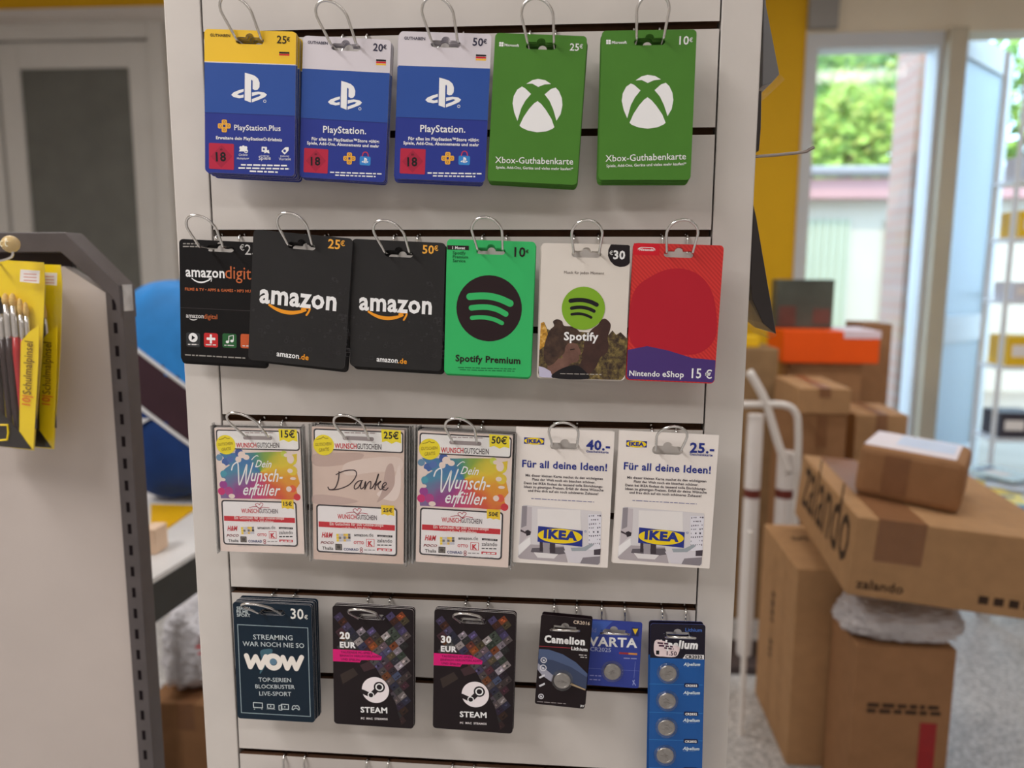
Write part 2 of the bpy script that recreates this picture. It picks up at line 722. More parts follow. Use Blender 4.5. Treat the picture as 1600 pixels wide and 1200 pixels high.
# glazed opening beside the yellow wall, frame and pane
mb = MB()
fw = .07
mb.box((xo0, WY - .02, 0), (xo0 + fw, WY + .14, zo), FRAMEW)
mb.box((xo1 - .02, WY - .02, 0), (xo1 + .01, WY + .14, zo), FRAMEW)
mb.box((xo0 + fw, WY - .02, zo - .085), (xo1 - .02, WY + .14, zo), FRAMEW)
mb.box((xo0 + fw, WY - .02, 0), (xo1 - .02, WY + .14, .1), FRAMEW)
w1 = structure('window_1', mb)
mb = MB()
mb.box((xo0 + fw, WY + .05, .1), (xo1 - .02, WY + .056, zo - .085), GLASS)
mb.build('pane', w1)
# post between window and doorway
mb = MB()
mb.box((xo1 + .01, WY - .1, 0), (xo2, WY + .16, zo), mat((186, 174, 152), .55, .3, 0, .03, 5, 'post_paint'))
structure('trim_1', mb, bevel=.006)
# door leaf standing open outwards
hx, hy = xo2 + .005, WY + .1
a0 = at(1560, 300, 5.05)
dv = Vector((a0.x - hx, 5.05 - hy, 0))
dl = dv.length
leaf = empty('door_1', (hx, hy, .02), math.atan2(dv.y, dv.x))
tag(leaf, kind='structure')
zl = 2.93
mb = MB()
FW2 = mat((190, 192, 192), .45, .35, 0, .02, 5, 'door_frame')
mb.box((0, -.025, 0), (.12, .025, zl), FW2)
mb.box((dl - .12, -.025, 0), (dl, .025, zl), FW2)
mb.box((.12, -.025, zl - .16), (dl - .12, .025, zl), FW2)
mb.box((.12, -.025, 0), (dl - .12, .025, .22), FW2)
mb.box((.12, -.025, .98), (dl - .12, .025, 1.16), FW2)
mb.build('door_frame', leaf, bevel=.004)
FROST = nodemat('frosted_glass', lambda nt, b: (b.inputs['Base Color'].__setattr__('default_value', (.52, .6, .66, 1)),
                                                 b.inputs['Transmission Weight'].__setattr__('default_value', .75)), .45, .4)
mb = MB()
mb.box((.12, -.006, 1.16), (dl - .12, .006, zl - .16), FROST)
mb.box((.12, -.006, .22), (dl - .12, .006, .98), FROST)
mb.build('glass_pane', leaf)
mb = MB()
mb.tube([(dl - .07, -.03, 1.3), (dl - .07, -.08, 1.3), (dl - .3, -.08, 1.3)], .012, FRAMEW, 8)
mb.box((dl - .1, -.03, 1.12), (dl - .04, -.024, 1.42), FRAMEW)
mb.build('door_handle', leaf)
# door with a dark pane in the back wall, far left
A = at(6, 80, WY)
B = at(258, 80, WY)
p0, p1 = at(43, 113, WY), at(214, 430, WY)
px1 = at(212, 113, WY).x
mb = MB()
yy = WY - .005
mb.box((-4.5, WY - .03, 0), (-1.3, WY, at(100, 15, WY).z), WALLW)
structure('trim_2', mb)
door = empty('door_2', ((p0.x + px1) / 2, WY - .03, 0))
tag(door, kind='structure')
cx = (p0.x + px1) / 2
hw = (px1 - p0.x) / 2
mb = MB()
zt = p0.z
DF = mat((188, 184, 178), .5, .35, 0, .03, 4, 'door_paint')
mb.box((-hw - .14, -.05, 0), (-hw, 0, zt + .16), DF)
mb.box((hw, -.05, 0), (hw + .14, 0, zt + .16), DF)
mb.box((-hw, -.05, zt), (hw, 0, zt + .16), DF)
mb.box((-hw, -.05, 0), (hw, 0, .9), DF)
mb.build('door_leaf', door, bevel=.006)
mb = MB()
mb.box((-hw, -.03, .9), (hw, -.01, zt), DARKG)
mb.build('dark_pane', door)
mb = MB()
for sx in (-1, 1):
    mb.box((sx * (hw + .2) - .05, -.08, 0), (sx * (hw + .2) + .05, 0, zt + .27), DF)
mb.box((-hw - .15, -.08, zt + .17), (hw + .15, 0, zt + .27), DF)
mb.build('door_casing', door, bevel=.006)

# ------------------------------------------------------------------ outside: yard, garage, brick pillar, trees
mb = MB()
mb.box((-6, 4.5, -.08), (24, 40, -.04), mat((130, 121, 109), .85, .2, 0, .1, 2, 'concrete'))
structure('ground', mb)


def brick(nt, b):
    tc = nt.nodes.new('ShaderNodeTexCoord')
    mp = nt.nodes.new('ShaderNodeMapping')
    mp.inputs['Rotation'].default_value = (math.radians(90), 0, 0)
    t = nt.nodes.new('ShaderNodeTexBrick')
    t.inputs['Scale'].default_value = 1
    t.inputs['Brick Width'].default_value = .22
    t.inputs['Row Height'].default_value = .09
    t.inputs['Mortar Size'].default_value = .006
    t.inputs['Color1'].default_value = (.42, .27, .22, 1)
    t.inputs['Color2'].default_value = (.38, .24, .2, 1)
    t.inputs['Mortar'].default_value = (.36, .32, .28, 1)
    nt.links.new(tc.outputs['Object'], mp.inputs['Vector'])
    nt.links.new(mp.outputs['Vector'], t.inputs['Vector'])
    nt.links.new(t.outputs['Color'], b.inputs['Base Color'])


BRICK = nodemat('brick', brick, .85, .2)
b0, b1 = at(1421, 300, 5.3), at(1462, 300, 5.3)
mb = MB()
mb.box((b0.x, 5.3, -.04), (b1.x, 5.7, 3.3), BRICK)
tag(mb.build('brick_pillar'), 'pale red brick pillar outside the glazed opening', 'pillar')
g0, g1 = at(1200, 420, 9.5), at(1640, 420, 9.5)
gz = at(1340, 312, 9.5).z
gar = empty('garage', ((g0.x + g1.x) / 2, 9.5, -.04))
tag(gar, 'white garage row with pink roof edge seen through the window', 'garage')
hwg = (g1.x - g0.x) / 2 + .6
GW = mat((175, 166, 151), .7, .25, 0, .03, 2, 'garage_wall')
mb = MB()
mb.box((-hwg, 0, 0), (hwg, 3, gz + .04), GW)
mb.build('wall', gar)
mb = MB()
mb.box((-hwg - .1, -.25, gz + .04), (hwg + .1, 3.1, at(1340, 282, 9.5).z + .04), mat((170, 129, 126), .6, .3, 0, .03, 2, 'pink_fascia'))
mb.build('roof_edge', gar)
mb = MB()
zz = at(1340, 270, 9.5).z
mb.tube([(-hwg - .1, -.3, zz + .02), (hwg + .1, -.3, zz + .02)], .07, mat((129, 125, 126), .5, .4, 0, 0, 5, 'gutter'), 10)
mb.build('gutter', gar, smooth=True)
for pa, pb in ((1252, 1322), (1384, 1452)):
    da, db = at(pa, 420, 9.45), at(pb, 420, 9.45)
    mb = MB()
    zt2 = at(1300, 338, 9.45).z
    GD = mat((158, 162, 141), .6, .3, 0, .03, 2, 'garage_door')
    mb.box((da.x - gar.location.x, -.03, .04), (db.x - gar.location.x, 0, zt2), GD)
    n = 6
    for i in range(n + 1):
        xx = da.x - gar.location.x + (db.x - da.x) * i / n
        mb.box((xx - .02, -.05, .04), (xx + .02, -.03, zt2), GD)
    mb.build('garage_door', gar)

LEAFMATS = [mat(c, .7, .25, 0, .15, 9, 'leaf') for c in ((123, 150, 64), (141, 163, 71), (99, 131, 66), (160, 164, 80), (114, 139, 82))]


def tree(px, py, Y, rad, label, seed, hues):
    c = at(px, py, Y)
    root = empty('tree', (c.x, Y, -.04))
    tag(root, label, 'tree', None)
    rn = random.Random(seed)
    mb = MB()
    mb.tube([(0, 0, 0), (.05, 0, c.z * .5), (0, .05, c.z)], [.14, .11, .05], mat((96, 78, 60), .9, .1, 0, .2, 8, 'bark'), 8)
    mb.build('trunk', root, smooth=True)
    mb = MB()
    for k in range(2600):
        th_, ph = rn.uniform(0, 2 * math.pi), math.acos(rn.uniform(-1, 1))
        r = rad * (rn.uniform(.15, 1) ** .4) * (1 + .18 * math.sin(5 * th_ + seed) + .12 * math.cos(7 * ph))
        p = Vector((r * math.sin(ph) * math.cos(th_), r * .8 * math.sin(ph) * math.sin(th_), c.z + r * .95 * math.cos(ph)))
        u = Vector((rn.gauss(0, 1), rn.gauss(0, 1), rn.gauss(0, 1))).normalized()
        v = u.orthogonal().normalized()
        s = rn.uniform(.09, .2) * rad / 2
        mb.add([p - u * s, p + v * s * .6, p + u * s, p - v * s * .6], [(0, 1, 2, 3)], LEAFMATS[rn.choice(hues)])
    mb.build('foliage', root, fix=False)


tree(1330, 236, 14.6, 1.5, 'low yellow-green bush directly above the garage roof', 5, (1, 3, 0, 1))
tree(1262, 190, 18.6, 2.2, 'darker green bushy tree behind the garage beside the yellow wall', 3, (2, 4, 0, 2))
tree(1385, 120, 23.8, 2.6, 'light green tree behind the garage beside the brick pillar', 8, (0, 1, 3, 0))
tree(1330, 118, 31.0, 4.6, 'tall pale green tree top at the upper window edge', 6, (1, 0, 4))
tree(1640, 190, 14.5, 1.7, 'green tree outside behind the open glazed door', 9, (0, 2, 1))

# ------------------------------------------------------------------ the card display
rack = empty('slatwall_display', (0, .15, 0))
tag(rack, 'pale grey slatwall display stand covered in hanging gift cards', 'display stand')
XI, XO, RT = .2618, .3020, 2.05
prof = [(0, .06)]
groove_f = []
zs = [G0 - .1 * i for i in range(15, -3, -1)]
for z0 in zs:
    zb = z0 - .0072
    prof += [(0, zb), (.006, zb), (.006, zb - .004), (.0125, zb - .004), (.0125, z0 + .006), (.006, z0 + .006), (.006, z0), (0, z0)]
prof += [(0, RT - .02), (.018, RT - .02), (.018, .06)]
mb = MB()
n = len(prof)
xw = XI - .0007
vs = [(-xw, y - .15, z) for y, z in prof] + [(xw, y - .15, z) for y, z in prof]
for i in range(n):
    j = (i + 1) % n
    brown = (0 < i < n - 3) and not (prof[i][0] == 0 and prof[j][0] == 0)
    mb.add([vs[i], vs[j], vs[n + j], vs[n + i]], [(0, 1, 2, 3)], MDF if brown else BOARD)
mb.build('slat_panel', rack)
for s in (-1, 1):
    mb = MB()
    x0, x1 = sorted((s * (XI + .0009), s * XO))
    mb.box((x0, -.1504, 0), (x1, .15, RT), STILE)
    mb.build('side_panel', rack, bevel=.0012)
mb = MB()
mb.box((-XI, -.132, .0), (XI, .15, .055), STILE)
mb.build('plinth', rack)
mb = MB()
mb.box((-XI, -.12, .055), (XI, .145, RT - .03), mat((60, 52, 46), .8, .2, 0, .05, 10, 'inner_board'))
mb.build('backing_board', rack)
mb = MB()
mb.box((-XO, -.155, RT), (XO, .155, RT + .02), STILE)
mb.build('top_board', rack, bevel=.002)

# ------------------------------------------------------------------ artwork of the cards
WHT = ink(236, 232, 232)
INKB = ink(26, 24, 28)
GOLD = ink(236, 182, 60)
RED = ink(196, 34, 44)


def ps_logo(pr, m, dx, dy, k=1.0, x0=345, y0=540, L=3):
    t = lambda pts: [(x0 + dx + (x - 345) * k, y0 + dy + (y - 540) * k) for x, y in pts]
    pr.poly(m, t([(318, 447), (350, 455), (378, 465), (398, 482), (408, 507), (407, 535), (396, 551), (380, 554), (366, 546), (366, 498), (361, 489), (356, 494), (356, 628), (318, 614)]), L)
    pr.poly(m, t([(312, 545), (312, 562), (285, 572), (274, 580), (290, 585), (312, 579), (312, 598), (285, 602), (252, 595), (237, 582), (250, 567), (283, 553)]), L)
    pr.poly(m, t([(362, 567), (400, 562), (436, 567), (453, 580), (441, 595), (405, 611), (362, 627), (362, 607), (405, 591), (418, 581), (404, 577), (362, 590)]), L)
    if k > .8:
        pr.ring(m, *t([(440, 620)])[0], 9, 6, L)


def plus_icon(pr, cx, cy, r, L=3):
    a = r * .42
    c = ink(226, 168, 66)
    for dx, dy in ((0, -1), (1, 0), (0, 1), (-1, 0)):
        pr.rect(c, cx + dx * r * .6 - a, cy + dy * r * .6 - a, cx + dx * r * .6 + a, cy + dy * r * .6 + a, .0014, L + (.5 if dx else .2))
    pr.ring(ink(150, 104, 60), cx, cy - r * .62, a * .5, a * .32, L + 1)
    pr.ring(ink(150, 104, 60), cx + r * .62, cy, a * .5, a * .32, L + 1)
    pr.ring(ink(150, 104, 60), cx - r * .62, cy, a * .5, a * .32, L + 1)
    pr.ring(ink(150, 104, 60), cx, cy + r * .62, a * .5, a * .32, L + 1)


PS_BLUE = mat((40, 54, 136), .45, .25, 0, .03, 30, 'card_blue')


def art_ps(pr, amount, top, plus):
    """sheet coordinates: the enlarged 50 euro card, or the 25 euro one where plus is set"""
    dark = ink(44, 42, 66) if not plus else ink(50, 40, 20)
    pr.fieldrect(top, 0, .222, 1, top=True)
    pr.fieldrect(ink(44, 78, 152), .228, .575, 1, hole=False)
    pr.fieldrect(ink(214, 208, 210), .222, .228, 1, hole=False)
    pr.fieldrect(ink(40, 50, 116), .5745, .5775, 2, hole=False)
    if plus:
        X, Y = (lambda v: v), (lambda v: v)
        G = [(105, 225), (226, 228)]
        A = (512, 572, 262, 266, 573, 594, 251)
        F = (527, 316, 590, 353)
        lg = (0, 0)
    else:
        G = [(113, 242), (238, 245)]
        A = (525, 588, 274, 278, 590, 612, 262)
        F = (547, 328, 610, 366)
        lg = (11, 23)
    pr.text(dark, 'GUTHABEN', G[0][0], G[1][0], G[0][1], G[1][1], .02)
    pr.text(dark, amount, A[0], A[1], A[2], A[3], .02)
    pr.text(dark, '€', A[4], A[5], A[6], None, .02)
    pr.sect('country_flag')
    h = (F[3] - F[1]) / 3
    for i, c in enumerate((INKB, RED, GOLD)):
        pr.rect(c, F[0], F[1] + h * i, F[2], F[1] + h * (i + 1), 0, 2)
    pr.sect('logo')
    ps_logo(pr, WHT, lg[0], lg[1])
    qx, qy = (0, 0) if plus else (-2, 27)
    pr.sect('age_mark')
    pr.rect(ink(176, 40, 66), 108 + qx, 868 + qy, 258 + qx, 1028 + qy, .001, 2)
    pr.poly(ink(158, 36, 62), [(183 + qx, 880 + qy), (247 + qx, 948 + qy), (183 + qx, 1016 + qy), (119 + qx, 948 + qy)], 3)
    pr.text(INKB, '18', 152 + qx, 212 + qx, 976 + qy, None, .03)
    pr.text(INKB, 'ab', 174 + qx, 190 + qx, 912 + qy)
    if plus:
        pr.sect('plus_emblem')
        plus_icon(pr, 198, 768, 38)
        pr.text(WHT, 'PlayStation.Plus', 258, 537, 793, 800, .012)
        pr.text(WHT, 'Erweitere dein PlayStation®-Erlebnis', 150, 545, 846, 862, .03)
        for cx, s1, s2 in ((313, 'Online', 'Multiplayer'), (442, 'Großartige', 'Spiele'), (563, 'Exklusive', 'Vorteile')):
            pr.sect('icon')
            yy = 908 + (cx - 313) * .035
            if cx < 400:
                for d in (-15, 0, 15):
                    pr.disc(WHT, cx + d, yy - 14 + abs(d) * .3, 9, 3)
                pr.poly(WHT, [(cx - 26, yy + 12), (cx - 16, yy - 8), (cx + 16, yy - 8), (cx + 26, yy + 12)], 3)
                pr.ring(WHT, cx + 16, yy + 10, 12, 8, 4)
            elif cx < 500:
                pr.rect(WHT, cx - 20, yy - 20, cx + 12, yy + 12, .0006, 3)
                pr.poly(WHT, [(cx - 2, yy + 6), (cx + 24, yy), (cx + 28, yy + 22), (cx + 12, yy + 14), (cx - 4, yy + 20)], 3.5)
                pr.disc(ink(40, 54, 136), cx - 6, yy - 4, 6, 5)
            else:
                pr.poly(WHT, [(cx - 22, yy + 4), (cx + 2, yy - 20), (cx + 22, yy - 20), (cx + 22, yy), (cx - 2, yy + 24)], 3)
                pr.disc(ink(40, 54, 136), cx - 2, yy + 2, 8, 5)
            pr.text(WHT, s1, cx - 26, cx + 26, 947 + (cx - 313) * .03)
            pr.text(WHT, s2, cx - 36, cx + 36, 967 + (cx - 313) * .03)
        for y, a, b in ((1003, 300, 575), (1022, 285, 592), (1041, 352, 520)):
            pr.fine(WHT, a, b, y, y + 8, 9)
    else:
        pr.text(WHT, 'PlayStation.', 222, 495, 797, 803, .015)
        pr.text(WHT, 'Für alles im PlayStation™Store gültig:', 152, 580, 846, 858, .03)
        pr.text(WHT, 'Spiele, Add-Ons, Abonnements und mehr', 123, 580, 872, 887, .03)
        pr.sect('plus_emblem')
        plus_icon(pr, 392, 958, 38)
        pr.sect('shopping_bag_icon')
        pr.rect(ink(56, 130, 200), 458, 942, 527, 1002, .0015, 2)
        pr.stroke(ink(190, 60, 80), [(474, 942), (480, 922), (493, 916), (506, 922), (512, 942)], 6, 2)
        ps_logo(pr, WHT, 147, 430, .2, L=3)
        pr.fine(WHT, 272, 600, 1050, 1058, 8)
        pr.fine(WHT, 305, 562, 1068, 1075, 8)


GREEN = mat((70, 122, 42), .45, .25, 0, .03, 30, 'card_green')


def art_xbox(pr, amount):
    pr.sect('maker_mark')
    for i in (0, 1):
        for j in (0, 1):
            pr.rect(WHT, 183 + i * 14, 244 + j * 14, 195 + i * 14, 256 + j * 14, 0, 2)
    pr.text(WHT, 'Microsoft', 216, 305, 268, 266, .02)
    pr.text(WHT, amount, 622, 680, 269, 268, .012)
    pr.text(WHT, '€', 683, 704, 252, None, .012)
    pr.sect('ball_emblem')
    pr.poly(WHT, [(357, 487), (395, 462), (430, 453), (475, 459), (512, 480), (470, 485), (432, 502), (395, 484)], 2)
    pr.poly(WHT, [(330, 505), (350, 514), (388, 547), (355, 588), (330, 635), (308, 715), (287, 665), (275, 610), (281, 565), (302, 525)], 2)
    pr.poly(WHT, [(541, 500), (512, 510), (473, 545), (505, 583), (530, 635), (552, 702), (577, 660), (587, 605), (581, 560), (562, 520)], 2)
    pr.poly(WHT, [(430, 588), (455, 606), (484, 640), (520, 692), (540, 742), (528, 753), (490, 770), (432, 778), (375, 770), (335, 754), (322, 742), (345, 690), (380, 636), (408, 604)], 2)
    pr.text(WHT, 'Xbox-Guthabenkarte', 177, 665, 976, 966, .004)
    pr.text(WHT, 'Spiele, Add-Ons, Geräte und vieles mehr kaufen!*', 183, 666, 1010, 1001, .012)


AMZ = mat((43, 42, 42), .6, .15, 0, .06, 20, 'card_charcoal')
AMZD = mat((11, 9, 11), .45, .25, 0, .03, 30, 'card_black')
ORG = ink(240, 150, 40)


def smile(pr, m, a, b, dep, w, L=3):
    (xa, ya), (xb, yb) = a, b
    pts = []
    for i in range(9):
        t = i / 8
        pts.append((xa + (xb - xa) * t, ya + (yb - ya) * t + dep * 4 * t * (1 - t) * (.9 + .2 * (1 - t))))
    pr.stroke(m, pts, w, L, taper=lambda t: .25 + .75 * math.sin(math.pi * min(1, t * .75 + .12)))


def art_amz(pr):
    for (t, x0, x1, ya, yb, c) in (('amazon', 625, 1142, 637, 692, WHT),):
        pr.text(c, t, x0, x1, ya, yb, .03, 1.12)
    pr.sect('smile_logo')
    smile(pr, ORG, (690, 652), (945, 690), 36, 26)
    pr.stroke(ORG, [(915, 684), (942, 676), (968, 677), (962, 700), (946, 724)], 13, 3.5, sm=3)
    pr.text(ink(246, 166, 66), '25' if pr.amount == '25' else '50', 1088, 1165, 289, 298, .02)
    pr.text(ink(246, 166, 66), '€', 1168, 1196, 279, None, .02)
    pr.text(WHT, 'amazon', 735, 890, 1012, 1028, .02, 1.1)
    pr.text(ORG, '.de', 893, 957, 1029, 1036, .02)
    pr.sect('printed_pattern')
    rn = random.Random(4)
    c1, c2 = mat((33, 31, 33), .5, .35, 0, 0, 60, 'ink'), mat((50, 48, 50), .5, .25, 0, 0, 60, 'ink')
    for k in range(150):
        x, y = rn.uniform(575, 1190), rn.uniform(620, 1010)
        if rn.random() < .35:
            x, y = rn.uniform(1090, 1215), rn.uniform(480, 1010)
        m = rn.choice((c1, c1, c2))
        w = rn.uniform(12, 44)
        kind = rn.random()
        if kind < .4:
            for i in range(rn.randint(1, 4)):
                pr.rect(m, x, y + i * 11, x + w, y + i * 11 + 5, 0, 1)
        elif kind < .6:
            pr.ring(m, x, y, 14, 10, 1)
        elif kind < .8:
            pr.frame(m, x, y, x + w * .7, y + w * .8, .0005, 0, 1)
        else:
            pr.disc(m, x, y, 9, 1)


def art_amzd(pr):
    org = ink(196, 106, 62)
    pr.fine(ink(150, 146, 140), 105, 215, 262, 264, 8)
    pr.fine(ink(150, 146, 140), 105, 215, 281, 283, 8)
    pr.text(ink(200, 198, 196), '€', 487, 517, 306)
    pr.text(ink(200, 198, 196), '25', 522, 606, 334, 338)
    pr.text(WHT, 'amazon', 128, 390, 478, 490, .022, 1.12)
    pr.text(org, 'digital', 394, 628, 492, 505, 0, 1.12)
    pr.sect('smile_logo')
    smile(pr, WHT, (168, 490), (298, 495), 26, 10)
    pr.stroke(WHT, [(285, 494), (304, 492), (300, 512)], 5, 3.5, sm=0)
    pr.text(org, 'FILME & TV • APPS & GAMES • MP3 MUSIK • ', 126, 620, 572, 590, .02)
    pr.sect('fold_line')
    pr.stroke(ink(60, 56, 56), [(97, 688), (690, 716)], 3, 2, sm=0)
    pr.text(ink(200, 198, 196), 'amazon', 137, 256, 755, 760, .02, 1.1)
    pr.text(org, 'digital', 257, 347, 762, 766, 0, 1.1)
    pr.sect('smile_logo')
    smile(pr, WHT, (160, 762), (212, 765), 8, 5)
    for cx, cy, c in ((188, 905, (48, 50, 52)), (308, 907, (188, 44, 46)), (432, 910, (40, 92, 52)), (553, 913, (196, 90, 50))):
        pr.sect('app_icon')
        pr.rect(ink(*c), cx - 49, cy - 50, cx + 48, cy + 50, .002, 2)
        pr.fine(ink(210, 208, 206), cx - 34, cx + 34, cy + 34, cy + 36, 7)
    pr.sect('play_symbol')
    pr.disc(WHT, 187, 890, 30, 3)
    pr.poly(INKB, [(178, 875), (202, 891), (178, 907)], 4)
    pr.sect('cross_symbol')
    pr.rect(WHT, 299, 868, 315, 930, .0005, 3)
    pr.rect(WHT, 278, 888, 337, 908, .0005, 3.4)
    pr.sect('note_symbol')
    pr.disc(WHT, 418, 918, 11, 3, .8)
    pr.disc(WHT, 448, 912, 11, 3, .8)
    pr.stroke(WHT, [(427, 916), (427, 880), (457, 874), (457, 910)], 6, 3.3, sm=0)
    pr.fine(ink(150, 146, 140), 135, 540, 1010, 1030, 8)


SPG = mat((50, 176, 98), .45, .3, 0, .02, 30, 'card_spring_green')


def art_sp_premium(pr):
    dk = ink(38, 24, 28)
    pr.sect('month_tag')
    pr.rect(dk, 684, 228, 828, 262, .0003, 2)
    pr.text(WHT, '1 Monat', 718, 803, 254, 256, .02)
    for t, y, x1 in (('Spotify', 289, 806), ('Premium', 315, 822), ('Service', 341, 804)):
        pr.text(ink(20, 92, 52), t, 720, x1, y, y + 2, .02)
    pr.text(dk, '10', 1132, 1206, 304, 306, .02)
    pr.text(dk, '€', 1210, 1229, 280, None, .02)
    pr.sect('wave_logo')
    pr.disc(dk, 960, 652, 220, 2)
    g = SPG
    pr.stroke(g, [(832, 573), (900, 568), (965, 571), (1035, 588), (1102, 618)], 46, 3)
    pr.stroke(g, [(843, 648), (900, 643), (960, 645), (1020, 661), (1072, 689)], 37, 3)
    pr.stroke(g, [(846, 715), (895, 711), (945, 714), (1000, 728), (1046, 750)], 28, 3)
    pr.text(dk, 'Spotify Premium', 733, 1166, 1003, 1022, .026)
    pr.fine(ink(16, 84, 50), 750, 1135, 1047, 1058, 4)
    pr.fine(ink(16, 84, 50), 762, 1128, 1062, 1073, 4)


CREAM = mat((212, 205, 196), .45, .35, 0, .03, 12, 'card_cream')


def photo_mat(name, cols, scale, seedv):
    def bld(nt, b):
        tc = nt.nodes.new('ShaderNodeTexCoord')
        n_ = nt.nodes.new('ShaderNodeTexNoise')
        n_.inputs['Scale'].default_value = scale
        n_.inputs['Detail'].default_value = 6
        n_.inputs['Roughness'].default_value = .65
        r = nt.nodes.new('ShaderNodeValToRGB')
        while len(r.color_ramp.elements) < len(cols):
            r.color_ramp.elements.new(.5)
        for i, (e, c) in enumerate(zip(r.color_ramp.elements, cols)):
            e.position = .34 + .34 * i / (len(cols) - 1)
            e.color = lin(c)
        nt.links.new(tc.outputs['Object'], n_.inputs['Vector'])
        nt.links.new(n_.outputs['Fac'], r.inputs['Fac'])
        nt.links.new(r.outputs['Color'], b.inputs['Base Color'])
    return nodemat(name, bld, .42, .35)


def art_sp30(pr):
    fol = photo_mat('print_foliage', ((38, 28, 26), (66, 52, 38), (104, 90, 52), (150, 128, 76)), 160, 1)
    gold = photo_mat('print_golden', ((120, 84, 30), (190, 140, 50), (232, 202, 130)), 140, 1)
    hair = photo_mat('print_hair', ((48, 34, 30), (78, 58, 46)), 120, 1)
    skin1 = photo_mat('print_skin', ((92, 64, 56), (118, 86, 74)), 60, 1)
    skin2 = photo_mat('print_dark_skin', ((52, 34, 30), (70, 46, 40)), 60, 1)
    pr.sect('photo_print')
    pr.poly(fol, [(107, 752), (130, 745), (150, 790), (180, 800), (300, 800), (560, 830), (585, 800), (610, 830), (640, 812), (668, 840), (688, 860), (668, 1100), (655, 1120), (640, 1132), (120, 1112), (96, 1105), (90, 1080)], 1)
    pr.poly(gold, [(107, 750), (128, 742), (146, 790), (160, 860), (130, 905), (98, 930)], 1.4)
    pr.poly(skin2, [(440, 800), (490, 760), (505, 732), (538, 722), (572, 755), (568, 800), (552, 850), (560, 900), (545, 950), (500, 985), (470, 1050), (400, 1110), (340, 1110), (372, 1010), (384, 985), (376, 960), (392, 930), (398, 870)], 2, smooth=4)
    pr.poly(skin1, [(180, 1000), (265, 985), (290, 1040), (345, 1112), (185, 1112), (150, 1050)], 3, smooth=4)
    pr.poly(skin1, [(250, 905), (295, 880), (345, 890), (362, 915), (374, 955), (360, 965), (362, 985), (348, 1008), (310, 1018), (280, 1038), (255, 1010)], 3.3, smooth=4)
    pr.poly(hair, [(135, 880), (165, 800), (195, 770), (188, 740), (215, 725), (248, 738), (262, 768), (320, 775), (365, 810), (378, 865), (345, 885), (300, 880), (272, 905), (262, 950), (228, 980), (190, 1020), (150, 1030), (125, 960)], 4, smooth=4)
    pr.poly(ink(40, 28, 26), [(300, 925), (330, 920), (334, 926), (304, 932)], 4.4)
    pr.poly(ink(186, 182, 206), [(93, 1035), (130, 1045), (172, 1070), (186, 1113), (120, 1110), (96, 1104)], 3)
    pr.poly(INKB, [(185, 1113), (230, 1060), (330, 1030), (390, 1060), (420, 1122)], 5, smooth=4)
    pr.sect('price_badge')
    pr.poly(ink(30, 24, 28), [(577, 221)] + [(695, 224), (706, 232), (705, 345), (692, 360), (668, 371), (636, 374), (600, 362), (572, 334), (557, 298), (560, 258)], 2)
    pr.text(WHT, '€', 567, 590, 292, None, .01)
    pr.text(WHT, '30', 592, 672, 319, 321, .03)
    pr.text(ink(90, 80, 74), 'Musik für jeden Moment', 262, 530, 420, 426, 0)
    pr.sect('wave_logo')
    pr.disc(ink(122, 166, 42), 390, 652, 145, 6)
    pr.stroke(INKB, [(305, 602), (350, 596), (395, 598), (440, 609), (480, 628)], 28, 7)
    pr.stroke(INKB, [(312, 651), (350, 645), (390, 646), (430, 656), (462, 671)], 23, 7)
    pr.stroke(INKB, [(313, 692), (345, 688), (380, 690), (415, 700), (442, 713)], 18, 7)
    pr.text(WHT, 'Spotify', 260, 490, 863, 868, .03, L=8)
    pr.fine(ink(170, 164, 156), 235, 510, 1088, 1096, 5, L=8)


def stripes_red(nt, b):
    tc = nt.nodes.new('ShaderNodeTexCoord')
    w = nt.nodes.new('ShaderNodeTexWave')
    w.bands_direction = 'DIAGONAL'
    w.inputs['Scale'].default_value = 150
    w.inputs['Distortion'].default_value = .2
    r = nt.nodes.new('ShaderNodeValToRGB')
    r.color_ramp.elements[0].color = lin((182, 36, 36))
    r.color_ramp.elements[1].color = lin((202, 50, 46))
    nt.links.new(tc.outputs['Object'], w.inputs['Vector'])
    nt.links.new(w.outputs['Fac'], r.inputs['Fac'])
    nt.links.new(r.outputs['Color'], b.inputs['Base Color'])


REDC = nodemat('card_red_stripes', stripes_red, .4, .4)


def art_nin(pr):
    pr.sect('maker_mark')
    pr.rect(ink(196, 26, 42), 724, 216, 895, 299, .0008, 2)
    a, b_ = (752, 241), (868, 274)
    pr.frame(WHT, a[0], a[1], b_[0], b_[1], .0006, .0034, 3)
    pr.text(WHT, 'Nintendo', 763, 858, 266, 268, .025)
    pr.sect('printed_pattern')
    # plain blocks of colour: the figure of the original print is left out
    pr.poly(ink(172, 28, 44), [(722, 560), (860, 430), (1010, 385), (1150, 420), (1240, 520), (1280, 680), (1270, 860), (1140, 960), (900, 940), (712, 880)], 1.5, smooth=5)
    pr.poly(ink(70, 50, 112), [(692, 930), (820, 905), (960, 935), (1120, 985), (1276, 1000), (1270, 1128), (1255, 1148), (702, 1122), (687, 1103)], 2)
    pr.text(WHT, 'Nintendo', 703, 905, 1100, 1107, .02)
    pr.text(WHT, 'eShop', 922, 1064, 1107, 1113, .02)
    pr.text(WHT, '15', 1116, 1180, 1117, 1119, .014, 1.15)
    pr.text(WHT, '€', 1206, 1252, 1121, None, .014, 1.1)


